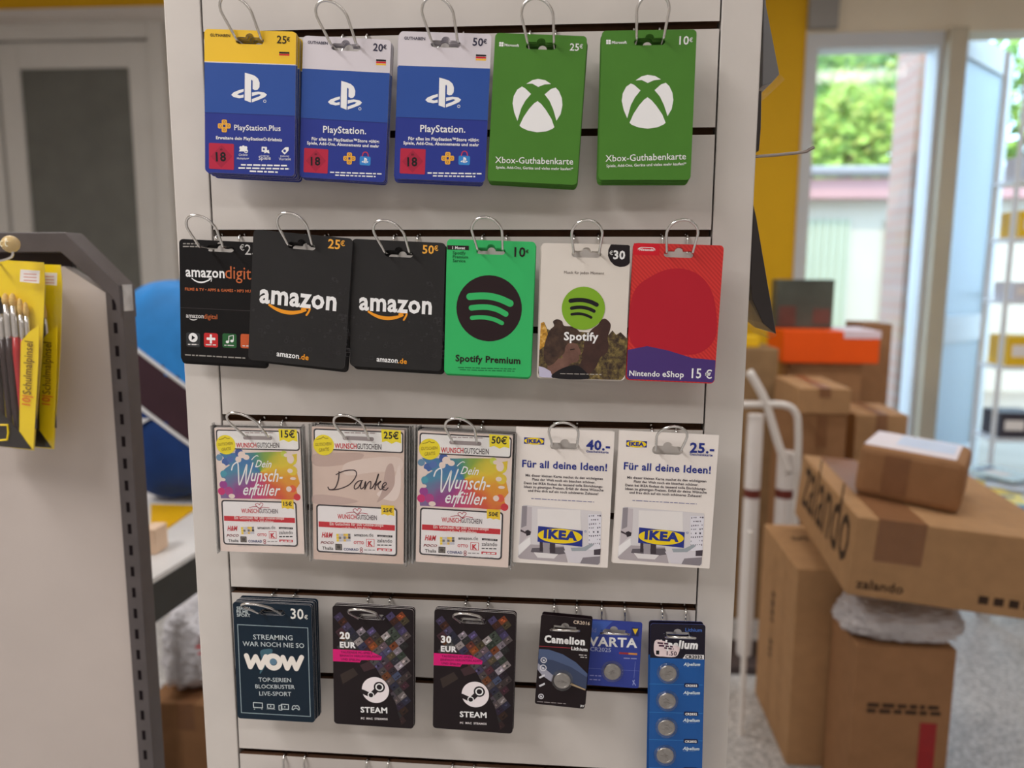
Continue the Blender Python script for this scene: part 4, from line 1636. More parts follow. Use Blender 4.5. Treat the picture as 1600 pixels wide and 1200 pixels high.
hang_card('gift_card', 'blue gift card with white top strip marked fifty euro, front of its stack', 'gift card', 'blue 50 euro cards',
          C2, qp3, .036, (362, 267), PS_BLUE, art_ps, qp3, PAPER_EDGE, back=4, gap=.0022, fan=(-.003, -.0035, .0),
          back_label='blue card with white top stacked behind the front fifty euro card', args=('50', WTOP, False))
qx10 = [(157, 190), (730, 175), (693, 1092), (133, 1085)]
GEDGE = mat((44, 84, 34), .6, .2, 0, .1, 300, 'green_edge')
hang_card('gift_card', 'leaf green gift card with white crossed ball emblem marked twenty-five euro', 'gift card', 'green 25 euro cards',
          C2, [(665, 200), (1228, 218), (1168, 1122), (635, 1092)], .036, (945, 280), GREEN, art_xbox, qx10, GEDGE, back=4, gap=.0030, fan=(.001, -.0035, .004),
          back_label='green card stacked behind the front twenty-five euro emblem card', args=('25',))
hang_card('gift_card', 'leaf green gift card with white crossed ball emblem marked ten euro', 'gift card', 'green 10 euro cards',
          C3, qx10, .036, (442, 252), GREEN, art_xbox, qx10, GEDGE, back=4, gap=.0030, fan=(-.001, -.0035, 0),
          back_label='green card stacked behind the front ten euro emblem card', args=('10',))
hang_card('gift_card', 'glossy black gift card with app icons, partly covered by a charcoal card', 'gift card', 'black digital cards',
          C4, [(77, 225), (672, 258), (690, 1078), (108, 1048)], .022, (355, 294), AMZD, art_amzd, None, None, rad=.0045, back=1, gap=.0025,
          fan=(0, -.0035, 0), back_label='black card stacked behind the card with app icons')
qa = [(603, 158), (1245, 235), (1202, 1095), (530, 1042)]


def amz(a):
    def f(pr):
        pr.amount = a
        art_amz(pr)
    return f


hang_card('gift_card', 'charcoal gift card with white lettering and orange smile marked twenty-five euro', 'gift card', 'charcoal 25 euro cards',
          C4, qa, .038, (918, 273), AMZ, amz('25'), qa, mat((40, 38, 40), .6, .2, 0, 0, 60, 'edge'), rad=.0045, back=3, gap=.0022, fan=(.003, -.004, .012), br=.0042,
          back_label='charcoal card stacked behind the front twenty-five euro smile card')
hang_card('gift_card', 'charcoal gift card with white lettering and orange smile marked fifty euro', 'gift card', 'charcoal 50 euro cards',
          C5, [(52, 183), (672, 215), (640, 1070), (20, 1037)], .035, (362, 284), AMZ, amz('50'), qa, mat((40, 38, 40), .6, .2, 0, 0, 60, 'edge'), rad=.0045, back=3, gap=.0022, fan=(.002, -.004, 0),
          back_label='charcoal card stacked behind the front fifty euro smile card')
hang_card('gift_card', 'bright green gift card with black disc and three green waves', 'gift card', 'bright green cards',
          C5, [(682, 187), (1278, 205), (1235, 1112), (657, 1085)], .036, (975, 268), SPG, art_sp_premium, None, mat((30, 110, 62), .6, .2, 0, .1, 300, 'edge'), back=3, gap=.0026, fan=(0, -.0032, 0),
          back_label='bright green card stacked behind the card with the black disc')
hang_card('gift_card', 'cream gift card with lime disc above a photo of two people', 'gift card', 'cream photo cards',
          C6, [(112, 215), (712, 222), (667, 1135), (88, 1112)], .036, (412, 289), CREAM, art_sp30, None, PAPER_EDGE, back=2, gap=.002, fan=(-.001, -.001, 0),
          back_label='cream card stacked behind the card with the lime disc')
hang_card('gift_card', 'red gift card with blue lower part marked fifteen euro', 'gift card', 'red cards',
          C6, [(722, 213), (1333, 228), (1268, 1155), (683, 1127)], .036, (1027, 289), REDC, art_nin, None, mat((150, 30, 36), .6, .2, 0, .1, 300, 'edge'), back=2, gap=.0018, fan=(0, -.001, 0),
          back_label='red card stacked behind the front fifteen euro card')

qw = [(100, 155), (782, 190), (750, 1160), (55, 1115)]


def pack(label, grp, crop, quad, depth, slot, body, amount, danke, back, back_label, fan, label_dx):
    o, pr = hang_card('gift_card', label, 'gift card', grp, crop, quad, depth, slot, body, art_wunsch, qw, PAPER_EDGE, th=.0012, rad=.001, sw=.0285, sh=.006, br=0,
                      back=0, args=(amount, danke))
    # clear sleeve round the voucher: front and back foil, open at the slot
    W, H = pr.W, pr.H
    ex = .0035
    for nm in ('plastic_sleeve',):
        mb = MB()
        x0, x1, z1, z0 = -pr.ox - ex, W - pr.ox + ex, -pr.oz + ex * .7, -H - pr.oz - ex * .6
        mb.box((x0, -.0022, z0), (x1, -.0020, z1), CLEAR)
        mb.box((x0, .0020, z0), (x1, .0022, z1), CLEAR)
        mb.box((x0, -.0026, z0), (x0 + .0012, .0026, z1), SEAM)
        mb.box((x1 - .0012, -.0026, z0), (x1, .0026, z1), SEAM)
        mb.build(nm, o, fix=False)
    kids = [c for c in o.children]
    rn = random.Random(int(quad[0][0]))
    for k in range(1, back + 1):
        c = o.copy()
        COL.objects.link(c)
        t = k / back
        c.location = o.location + Vector((fan[0] * t + rn.uniform(-.0008, .0008), .0055 * k, fan[1] * t + rn.uniform(-.0006, .0006)))
        c.rotation_euler = (0, o.rotation_euler[1] + fan[2] * t + rn.uniform(-.006, .006), 0)
        for ch in kids:
            if ch.name.startswith('plastic_sleeve'):
                d = ch.copy()
                COL.objects.link(d)
                d.parent = c
        c['label'] = back_label
        if back > 1:
            c['group'] = grp + ' behind the front one'
        elif 'group' in c:
            del c['group']
    if 'group' in o:
        del o['group']


pack('sleeved gift voucher with rainbow paint splashes marked fifteen euro', 'rainbow 15 euro vouchers', W15, [(70, 143), (757, 152), (768, 1128), (132, 1102)], .036, (425, 213), PINKC, '15', False, 2,
     'sleeved voucher hanging behind the front fifteen euro rainbow voucher', (-.003, 0, .004), 0)
pack('sleeved gift voucher with sandy paint and a handwritten thank-you word', 'sandy 25 euro vouchers', W25, [(98, 125), (780, 160), (722, 1152), (36, 1120)], .038, (438, 222), SAND, '25', True, 3,
     'sleeved voucher hanging behind the front sandy voucher', (.006, 0, -.008), 0)
pack('sleeved gift voucher with rainbow paint splashes marked fifty euro', 'rainbow 50 euro vouchers', W50, [(100, 155), (782, 190), (750, 1160), (55, 1115)], .038, (440, 240), PINKC, '50', False, 3,
     'sleeved voucher hanging behind the front fifty euro rainbow voucher', (.002, 0, 0), 0)
qi = [(88, 128), (780, 158), (742, 1142), (50, 1098)]
hang_card('gift_card', 'white gift card with blue and yellow oval logo marked forty', 'gift card', 'white 40 cards', I40, qi, .036, (425, 262), IKW, art_ikea, qi, PAPER_EDGE,
          rad=.0008, back=1, gap=.002, fan=(-.001, 0, 0), back_label='white card hanging behind the front card marked forty', sw=.030, sh=.0072, br=.0048, args=('40.-',))
hang_card('gift_card', 'white gift card with blue and yellow oval logo marked twenty-five', 'gift card', 'white 25 cards', I25, [(83, 105), (825, 145), (768, 1142), (37, 1102)], .036, (443, 256), IKW, art_ikea, qi, PAPER_EDGE,
          rad=.0008, back=1, gap=.002, fan=(-.001, 0, 0), back_label='white card hanging behind the front card marked twenty-five', sw=.031, sh=.009, br=.0048, args=('25.-',))

hang_card('gift_card', 'navy gift card with thin pale frame and fat white lettering marked thirty', 'gift card', 'navy cards', D1, [(88, 157), (727, 187), (727, 1140), (97, 1105)], .036, (408, 243), NAVY, art_wow, None,
          mat((150, 148, 150), .5, .3, 0, .2, 300, 'edge'), back=5, gap=.0024, fan=(.003, .002, -.002), back_label='navy card stacked behind the front framed card', rad=.0035, sw=.0285, br=0)
qs = [(102, 170), (715, 200), (692, 1098), (98, 1055)]
hang_card('gift_card', 'dark collage gift card with pink banner marked twenty', 'gift card', 'dark 20 cards', D2, qs, .034, (398, 258), STM, art_steam, qs, PAPER_EDGE, back=2, gap=.002, fan=(.001, .001, 0),
          back_label='dark collage card stacked behind the front card marked twenty', sw=.0285, sh=.006, br=0, args=('20',))
hang_card('gift_card', 'dark collage gift card with pink banner marked thirty', 'gift card', 'dark 30 cards', D2, [(865, 197), (1480, 232), (1435, 1135), (840, 1088)], .034, (1155, 288), STM, art_steam, qs, PAPER_EDGE, back=2, gap=.002, fan=(.001, .001, 0),
          back_label='dark collage card stacked behind the front card marked thirty', sw=.0285, sh=.006, br=0, args=('30',))
o, pr = hang_card('battery_pack', 'dark coin cell battery card with blue swoosh, overlapping a blue one', 'battery', 'dark battery packs', D3, [(85, 207), (412, 235), (408, 820), (85, 783)], .036, (243, 298), CAMB, art_cam, None,
                  mat((60, 50, 52), .5, .3, 0, .1, 300, 'edge'), rad=.0025, back=1, gap=.006, fan=(.0015, .001, 0), back_label='dark battery card hanging behind the front swoosh card', sw=.0285, sh=.006)
coin(o, pr, 250, 630, 64)
o, pr = hang_card('battery_pack', 'royal blue coin cell battery card behind the dark one', 'battery', 'blue battery packs', D3, [(397, 235), (752, 258), (745, 685), (392, 660)], .020, (570, 320), VARB, art_var, None,
                  mat((60, 70, 130), .5, .3, 0, .1, 300, 'edge'), rad=.0025, sw=.029, sh=.0062)
coin(o, pr, 570, 572, 66)
o, pr = hang_card('battery_pack', 'long azure strip of five coin cells with a price sticker', 'battery', 'azure strips', D3, [(818, 262), (1172, 275), (1138, 1400), (794, 1390)], .034, (992, 338), ALPB, art_alp, None,
                  mat((60, 70, 130), .5, .3, 0, .1, 300, 'edge'), rad=.003, sw=.029, sh=.0062, back=1, gap=.006, fan=(-.001, 0, 0), back_label='azure coin cell strip hanging behind the front strip')
for k, (x, y) in enumerate(((928, 582), (921, 760), (915, 932), (905, 1112), (898, 1290))):
    coin(o, pr, x, y, 66)

HL = ['wire hook holding the yellow-topped blue cards', 'wire hook holding the blue twenty euro cards', 'wire hook holding the blue fifty euro cards', 'wire hook holding the green twenty-five euro cards', 'wire hook holding the green ten euro cards',
      'wire hook holding the black card with app icons', 'wire hook holding the charcoal twenty-five euro cards', 'wire hook holding the charcoal fifty euro cards', 'wire hook holding the bright green cards', 'wire hook holding the cream photo cards', 'wire hook holding the red cards',
      'wire hook holding the rainbow fifteen euro vouchers', 'wire hook holding the sandy vouchers', 'wire hook holding the rainbow fifty euro vouchers', 'wire hook holding the white cards marked forty', 'wire hook holding the white cards marked twenty-five',
      'wire hook holding the navy framed cards', 'wire hook holding the dark collage cards marked twenty', 'wire hook holding the dark collage cards marked thirty', 'wire hook holding the dark battery cards', 'wire hook holding the royal blue battery card', 'wire hook holding the azure coin cell strip']
ROWS = [0] * 5 + [2] * 6 + [4] * 5 + [6] * 6
LEAN = [-.013, -.013, -.008, -.005, .002, -.008, -.007, -.010, -.004, 0, .001, -.015, -.009, -.006, -.002, .003, -.012, -.006, -.005, 0, 0, 0]
LOOP = {0: (.038, 72), 2: (.034, 64), 4: (.034, 57), 6: (.034, 41)}
for k, ((x, z, d), lb, rw, ln) in enumerate(zip(SLOTS, HL, ROWS, LEAN)):
    le, ti = LOOP[rw] if k < 19 else (.029, 26)
    hook(x, z + .001, rw, lb, 'double-wire hooks on the slatwall', ln, le, ti, front=.026 if k == 20 else .042)

# ------------------------------------------------------------------ packs and hooks on the side of the display
def onz(px, py, z):
    d = _f + _r * ((px - 800) / FPX) - _u * ((py - 600) / FPX)
    return CAM + d * ((z - CAM.z) / d.z)


GREYPK = mat((120, 120, 122), .35, .45, 0, .05, 10, 'grey_pack')
DARKPK = mat((48, 42, 42), .35, .45, 0, .08, 10, 'dark_pack')


def side_pack(label, Y, pts, m, dep, film_pts):
    P = [at(x, y, Y) for x, y in pts]
    base = Vector((XO, Y, P[0].z))
    root = empty('hanging_pack', base)
    tag(root, label, 'pack')
    mb = MB()
    mb.prism([p - base for p in P], (0, dep, 0), m)
    mb.build('pack_body', root, bevel=.0008)
    Q = [at(x, y, Y + .002) for x, y in film_pts]
    mb = MB()
    mb.prism([p - base for p in Q], (0, dep * .8, 0), CLEAR)
    mb.build('clear_blister', root, fix=False)


side_pack('grey flared pack hanging high on the side of the display stand', .06, [(1194.5, -60), (1197, 8), (1218, 116), (1205, 130), (1191, 134)], GREYPK, .09, [(1192, 134), (1206, 130), (1219, 116), (1227, 124), (1212, 138), (1192, 150)])
side_pack('narrow black pack between the grey pack and the rod hook', .05, [(1190, 142), (1189, 200), (1186, 236), (1182, 236), (1185, 142)], DARKPK, .08, [(1190, 140), (1191.5, 141), (1188, 225), (1187, 224)])
side_pack('large dark flared pack hanging on the display side below the rod hook', .06, [(1177, 318), (1182, 340), (1213, 522), (1192, 505), (1176, 470), (1172, 440)], DARKPK, .10, [(1171, 470), (1192, 507), (1214, 524), (1205, 530), (1180, 512)])
mb = MB()
pz = [at(1176, 245, .05), at(1215, 242, .05), at(1256, 237.5, .05), at(1264, 234, .05), at(1272, 230, .05)]
mb.tube(smooth_path(pz, 4), .0016, mat((150, 140, 134), .3, .5, .8, 0, 60, 'rod'), 8)
o = mb.build('rod_hook', smooth=True)
b_ = pz[0].copy()
o.data.transform(Matrix.Translation(-b_))
o.location = b_
tag(o, 'single empty rod hook sticking out from the side of the display', 'hook')

# ------------------------------------------------------------------ lowest row: packs whose tops just enter the frame
LIL = mat((206, 200, 206), .35, .45, 0, .03, 20, 'lilac_white')
for px, lab in ((446, 'pale pack on the lowest row under the navy cards'), (580, 'pale pack on the lowest row under the dark card marked twenty'), (718, 'pale pack on the lowest row under the dark card marked thirty'), (868, 'pale pack on the lowest row under the dark battery card')):
    c = at(px, 1212, -.03)
    hook(c.x, G0 - .8 - .034, 8, 'wire hook on the lowest row ' + lab.split('row ')[1], 'double-wire hooks on the slatwall')
    pk = empty('hanging_pack', (c.x, -.03, G0 - .834))
    tag(pk, lab, 'pack')
    lp = rrect(-.041, .041, -.125, .0095, .003)
    hl = euro_slot(.029, .0066, .0042)
    mb = MB()
    for y_, fl in ((-.0006, 0), (.0006, 1)):
        flat = lp + hl
        tr = tessellate_polygon([[Vector((q.x, q.y, 0)) for q in lp], [Vector((q.x, q.y, 0)) for q in hl]])
        mb.add([(q.x, y_, q.y) for q in flat], [tuple(t) for t in tr], LIL)
    mb.add([(q.x, -.0006, q.y) for q in lp] + [(q.x, .0006, q.y) for q in lp], [(i, len(lp) + i, len(lp) + (i + 1) % len(lp), (i + 1) % len(lp)) for i in range(len(lp))], LIL)
    mb.build('backing_card', pk)
    mb = MB()
    mb.box((-.033, -.006, -.118), (.033, -.0007, -.022), BLISTER)
    mb.build('blister', pk, bevel=.002)

# ------------------------------------------------------------------ gondola shelf end with brush packs
GY = .2
PANEL = mat((176, 166, 160), .55, .35, 0, .03, 8, 'gondola_panel')
STEELD = mat((78, 72, 72), .45, .4, .1, .08, 30, 'gondola_steel')
SLOTM = mat((22, 16, 18), .8, .1, 0, 0, 60, 'slot_dark')
xr = (at(190, 450, GY).x + at(240, 1200, GY).x) / 2
pw = .0235
zt = at(60, 363, GY).z
xd = at(104, 362, GY).x
zd = at(192, 446, GY).z
gon = empty('shelf_gondola', (xr - .4, GY + .015, 0))
tag(gon, 'beige shelf end panel in a dark slotted steel frame, brush packs on it', 'shelf unit')
b_ = Vector((xr - .4, GY + .015, 0))
loc = lambda p: Vector(p) - b_
mb = MB()
mb.box(loc((xr - pw, GY, 0)), loc((xr, GY + .03, zd)), STEELD)
post = mb.build('slotted_post', gon, bevel=.001)
mb = MB()
zz = .03
k = 0
while zz < zd - .02:
    mb.box(loc((xr - pw * .62, GY - .0004, zz)), loc((xr - pw * .40, GY + .004, zz + .0145)), SLOTM)
    zz += .0318
    k += 1
mb.build('slot_pattern', post)
mb = MB()
dz = .022
xq = xr - .0006
mb.prism([loc(p) for p in ((xr - 1.5, GY - .004, zt), (xd, GY - .004, zt), (xq, GY - .004, zd), (xq, GY - .004, zd - .045), (xr - .010, GY - .004, zd - .018), (xd - .008, GY - .004, zt - .027), (xr - 1.5, GY - .004, zt - .027))], (0, .038, 0), STEELD)
mb.build('top_rail', gon, bevel=.0012)
mb = MB()
mb.box(loc((xr, GY + .002, zd - .035)), loc((xr + .001, GY + .024, zd + .001)), mat((176, 172, 170), .4, .4, .3, .2, 60, 'worn_steel'))
mb.build('end_cap', gon)
mb = MB()
zp = at(60, 416, GY).z
mb.prism([loc(p) for p in ((xr - 1.5, GY + .006, 0), (xr - pw, GY + .006, 0), (xr - pw, GY + .006, zd - .012), (xd - .012, GY + .006, zp), (xr - 1.5, GY + .006, zp))], (0, .018, 0), PANEL)
mb.build('end_panel', gon)
mb = MB()
mb.prism([loc(p) for p in ((xr - 1.5, GY + .02, zp - .01), (xd - .01, GY + .02, zp - .01), (xd - .01, GY + .02, zt - .02), (xr - 1.5, GY + .02, zt - .02))], (0, .01, 0), mat((58, 48, 50), .6, .3, 0, .05, 20, 'rail_recess'))
mb.build('rail_recess', gon)

BY = .135
YP = mat((240, 200, 22), .35, .45, 0, .04, 12, 'yellow_card')
BLK = mat((30, 26, 26), .4, .4, 0, .05, 20, 'black_print')
base = at(5, 424, BY)
bp = empty('brush_pack', base)
tag(bp, 'yellow pack of school paint brushes hanging in front of another on the shelf end', 'paint brush set')
L3 = lambda x, y, dy=0.0: at(x, y, BY + dy) - base
mb = MB()
mb.prism([L3(*p) for p in ((-72, 402), (68, 410), (70, 440), (66, 540), (53, 704), (-76, 688))], (0, .0008, 0), YP)
mb.build('backing_card', bp)
mb = MB()
mb.prism([L3(*p, -.011) for p in ((32.5, 534), (46, 518), (61, 508), (60, 560), (52, 702), (30, 678))], (0, .0006, 0), YP)
mb.prism([L3(*p, -.0118) for p in ((-70, 622), (0, 642), (31, 676), (49, 702), (-75, 690))], (0, .0006, 0), BLK)
flap = mb.build('front_flap', bp)
mb = MB()
tv, tf, tx0, tx1 = text_mesh('Schulmalpinsel', .012, 0)
tv2, tf2, ta0, ta1 = text_mesh('10|', .012, 0)
p0_, p1_ = L3(48, 617, -.0122), L3(51, 534, -.0122)
q0_ = L3(47, 634, -.0122)
for (vv, ff, a0_, a1_, s0, s1, m_) in ((tv, tf, tx0, tx1, p0_, p1_, ink(120, 90, 30)), (tv2, tf2, ta0, ta1, q0_, p0_, ink(214, 96, 40))):
    d = (s1 - s0)
    kk = d.length * (1 if vv is tv else .86) / (a1_ - a0_)
    ux = d.normalized()
    uy = Vector((-ux.z, 0, ux.x))
    mb.add([s0 + ux * ((v.x - a0_) * kk) + uy * (v.y * kk * 1.35) + Vector((0, -.0001 * v.z, 0)) for v in vv], ff, m_)
mb.build('printed_lettering', flap, fix=False)
mb = MB()
mb.tube([L3(1, 664, -.0128), L3(12, 664, -.0128), L3(13, 676, -.0128), L3(11, 687, -.0128), L3(0, 688, -.0128)], .0014, YP, 6)
mb.build('printed_logo', flap)
mb = MB()
mb.prism([L3(*p, -.0135) for p in ((32, 421), (62, 423), (61, 443), (31, 440))], (0, .0003, 0), WHITEP)
st_ = mb.build('price_sticker', bp)
mb = MB()
for yy_ in (427, 432, 437):
    mb.prism([L3(*p, -.0137) for p in ((37, yy_), (57, yy_ + 1), (57, yy_ + 2.5), (37, yy_ + 1.5))], (0, .0001, 0), ink(206, 150, 140))
mb.build('printed_lettering', st_)
mb = MB()
mb.prism([L3(*p, -.0128) for p in ((-72, 402), (69, 410), (72, 440), (67, 540), (54, 706), (-76, 690))], (0, .0003, 0), CLEAR)
mb.prism([L3(*p, .0012) for p in ((-72, 402), (69, 410), (72, 440), (67, 540), (54, 706), (-76, 690))], (0, .0003, 0), CLEAR)
mb.build('plastic_sleeve', bp, fix=False)
BRI = mat((214, 180, 110), .8, .2, 0, .2, 300, 'bristle')
FER = mat((206, 204, 202), .25, .5, .9, 0, 60, 'ferrule')
HB = mat((44, 26, 28), .3, .5, 0, .05, 20, 'dark_handle')
HR = mat((168, 30, 36), .3, .5, 0, .05, 20, 'red_handle')
for (x, yt, y1, y2, yb, r, hm, bm_) in ((-32, 470, 488, 532, 690, .0034, HB, BRI), (-19, 462, 486, 530, 690, .0038, HB, BRI), (-7, 470, 490, 530, 690, .0034, HB, BLK), (4, 462, 490, 530, 690, .0036, HB, BLK), (14, 458, 476, 528, 690, .0042, HB, BRI), (25, 458, 478, 527, 675, .0042, HR, BRI), (36, 466, 492, 530, 680, .0034, HR, BRI), (44, 472, 494, 526, 670, .003, HB, BRI)):
    br = empty('brush', L3(x, y2, -.006))
    br.parent = bp
    z_ = lambda y: L3(x, y, -.006).z - L3(x, y2, -.006).z
    for nm, prof, m_ in (('handle', [(r, z_(y2)), (r * 1.25, z_(y2) - .02), (r * .95, z_(yb) * .7), (r * .4, z_(yb))], hm), ('ferrule', [(r * .9, z_(y2) - .002), (r, z_(y2) + .003), (r, z_(y1) * .6), (r * .95, z_(y1))], FER), ('bristles', [(r * .9, z_(y1)), (r * 1.1, z_(y1) * .6 + z_(yt) * .4), (r * .75, z_(yt) * .95), (r * .2, z_(yt))], bm_)):
        mb = MB()
        mb.lathe(prof, (0, 0, 0), (0, 0, 1), m_, 12)
        mb.build(nm, br, smooth=True)


def copy_tree(o, parent=None):
    c = o.copy()
    COL.objects.link(c)
    if parent is not None:
        c.parent = parent
    for ch in list(o.children):
        copy_tree(ch, c)
    return c


b2 = copy_tree(bp)
b2.location = base + Vector((at(12, 424, BY).x - base.x, .024, -.004))
b2.rotation_euler = (0, -.02, 0)
b2['label'] = 'yellow pack of school paint brushes tucked behind the front pack'
hk = empty('ball_hook', (base.x, GY + .005, at(12, 412, .15).z))
tag(hk, 'straight hook with cream knob end carrying the yellow brush packs', 'hook')
zc = at(12, 381, .10)
mb = MB()
mb.tube(smooth_path([(0, .01, 0), (0, -.04, 0), (0, -.088, 0), (zc.x - base.x, -.1, .008), (zc.x - base.x, -.1, zc.z - hk.location.z)], 5), .0016, CHROME, 8)
mb.build('wire', hk, smooth=True)
mb = MB()
R = .0105
cc = Vector((zc.x - base.x, -.1, zc.z - hk.location.z))
mb.lathe([(R * math.sin(math.pi * i / 10), -R * math.cos(math.pi * i / 10)) for i in range(11)], cc, (0, -1, 0), mat((196, 170, 120), .35, .5, 0, .05, 60, 'cream_knob'), 20)
kn = mb.build('knob', hk, smooth=True)
mb = MB()
for s in (-1, 1):
    mb.tube([(cc.x + s * .0035 + .002 * math.cos(math.radians(a)), cc.y - R - .0003, cc.z + .0032 * math.sin(math.radians(a))) for a in range(50, 320, 30)], .0006, ink(236, 226, 200), 5)
mb.build('printed_lettering', kn)

# ------------------------------------------------------------------ behind the gondola: table, blue bag, paper, plastic bag, carton
tz = .86
tp = [onz(205, 925, tz), onz(330, 848, tz), onz(345, 770, tz), onz(205, 770, tz)]
tb = empty('side_table', (sum((p.x for p in tp)) / 4, sum((p.y for p in tp)) / 4, 0))
tag(tb, 'white topped table with dark steel edge behind the slatwall display', 'table')
tl = [p - tb.location for p in tp]
mb = MB()
mb.prism([Vector((p.x, p.y, tz)) for p in tl], (0, 0, -.01), mat((222, 220, 218), .4, .4, 0, .02, 10, 'table_white'))
mb.build('table_top', tb)
mb = MB()
e0, e1 = tl[0], tl[1]
nn = Vector((-(e1 - e0).y, (e1 - e0).x, 0)).normalized()
mb.prism([Vector((e0.x, e0.y, tz - .0105)), Vector((e1.x, e1.y, tz - .0105)), Vector((e1.x, e1.y, tz - .09)), Vector((e0.x, e0.y, tz - .09))], nn * .03, mat((66, 66, 64), .5, .3, .2, .05, 20, 'table_steel'))
mb.build('table_rail', tb)
for p in tl:
    mb = MB()
    q = p * .93
    mb.box((q.x - .018, q.y - .018, 0), (q.x + .018, q.y + .018, tz - .026), mat((66, 66, 64), .5, .3, .2, .05, 20, 'table_steel'))
    mb.build('leg', tb)
yp = [onz(236, 790, tz), onz(312, 792, tz), onz(300, 800, tz), onz(246, 838, tz), onz(236, 838, tz)]
mb = MB()
c0 = sum(yp, Vector()) / 5
mb.prism([p - c0 + Vector((0, 0, .001)) for p in yp], (0, 0, .003), mat((238, 178, 20), .5, .3, 0, .03, 10, 'yellow_paper'))
o = mb.build('paper_sheet')
o.location = c0
tag(o, 'bright yellow sheet lying on the white table behind the display', 'paper')
c0 = onz(238, 868, tz)
mb = MB()
mb.box((-.03, -.02, .0005), (.0, .03, .055), mat((226, 196, 168), .6, .3, 0, .05, 20, 'cream_box'))
o = mb.build('small_box', bevel=.002)
o.location = onz(252, 862, tz)
tag(o, 'small cream box at the edge of the white table', 'box')

# school bag
bgy = 1.0
bc = at(268, 600, bgy)
bw = .17
zb0, zb1 = tz + .013, at(240, 442, bgy).z
bag = empty('school_bag', (bc.x, bgy + .1, zb0))
tag(bag, 'blue bag with dark diagonal band and pale piping behind the shelf post', 'bag')
H_ = zb1 - zb0
M1 = mat((40, 122, 190), .6, .3, 0, .1, 20, 'bag_light_blue')
M2 = mat((54, 32, 40), .7, .3, 0, .1, 20, 'bag_dark_band')
M3 = mat((18, 50, 104), .65, .3, 0, .12, 20, 'bag_dark_blue')
MP = mat((206, 206, 206), .5, .4, 0, 0, 60, 'piping')
NU, NV = 140, 110
sgn = lambda v, e: math.copysign(abs(v) ** e, v)
parts = {'top_flap': MB(), 'band': MB(), 'main_body': MB()}


def bpt(i, j):
    u = 2 * math.pi * i / NU
    v = -math.pi / 2 + math.pi * j / NV
    cv = sgn(math.cos(v), .5)
    taper = 1 - .16 * (j / NV)
    return Vector((bw * cv * sgn(math.cos(u), .6) * taper, .13 * cv * sgn(math.sin(u), .6), H_ / 2 + H_ / 2 * sgn(math.sin(v), .55) + .006 * math.sin(5 * u + 3 * v)))


for i in range(NU):
    for j in range(NV):
        qd = [bpt(i, j), bpt(i + 1, j), bpt(i + 1, j + 1), bpt(i, j + 1)]
        c_ = sum(qd, Vector()) / 4
        t_ = c_.z + c_.x * .75
        nm = 'top_flap' if t_ > H_ * .62 else ('band' if t_ > H_ * .36 else 'main_body')
        parts[nm].add(qd, [(0, 1, 2, 3)], {'top_flap': M1, 'band': M2, 'main_body': M3}[nm])
for nm, mb in parts.items():
    mb.build(nm, bag, smooth=True)
for lev in (.62, .36):
    pts = []
    for i in range(NU + 1):
        u = 2 * math.pi * i / NU
        x_ = bw * .97 * sgn(math.cos(u), .6)
        pts.append(Vector((x_ * 1.01, .133 * sgn(math.sin(u), .6), H_ * lev - x_ * .75)))
    mb = MB()
    mb.tube(pts[NU // 2:], .005, MP, 6)
    mb.build('piping', bag, smooth=True)
mb = MB()
mb.prism([(-.10, -.137, H_ * .40), (-.04, -.137, H_ * .40), (-.095, -.137, H_ * .34)], (0, .006, 0), MP)
mb.build('reflector', bag)


def lump(name, label, cat, c, rx, ry, rz, m, seed, parent=None, amp=.24, flat=None, fl=14.0):
    rn = random.Random(seed)
    from mathutils import noise
    NUu, NVv = 150, 100
    mb = MB()
    P = []
    for j in range(NVv + 1):
        for i in range(NUu):
            u = 2 * math.pi * i / NUu
            v = -math.pi / 2 + math.pi * j / NVv
            d = Vector((sgn(math.cos(v), .6) * sgn(math.cos(u), .7), sgn(math.cos(v), .6) * sgn(math.sin(u), .7), sgn(math.sin(v), .7)))
            n_ = noise.noise(d * 1.7 + Vector((seed, 0, 0))) * .6 + abs(noise.noise(d * 4 + Vector((0, seed, 0)))) * .5
            n_ += .35 * (abs(noise.noise(d * 7.5 + Vector((seed, seed, 0)))) - .2) + .2 * (abs(noise.noise(d * 15 + Vector((seed, 0, seed)))) - .2)
            d = d * (1 - amp * .5 + amp * n_)
            p = Vector((d.x * rx, d.y * ry, d.z * rz))
            if p.z < -rz * .85:
                p.z = -rz * .85
            P.append(p + Vector((0, 0, rz * .85)))
    fs = []
    for j in range(NVv):
        for i in range(NUu):
            fs.append((j * NUu + i, j * NUu + (i + 1) % NUu, (j + 1) * NUu + (i + 1) % NUu, (j + 1) * NUu + i))
    mb.add(P, fs, m)
    o = mb.build(name, smooth=True)
    o.location = c
    tag(o, label, cat)
    return o


PLB = mat((206, 204, 208), .3, .5, 0, .06, 14, 'plastic_bag_white')
cby = 1.15
cx0, cx1 = at(232, 1150, cby).x, at(352, 1150, cby).x
ct = at(290, 1100, cby).z


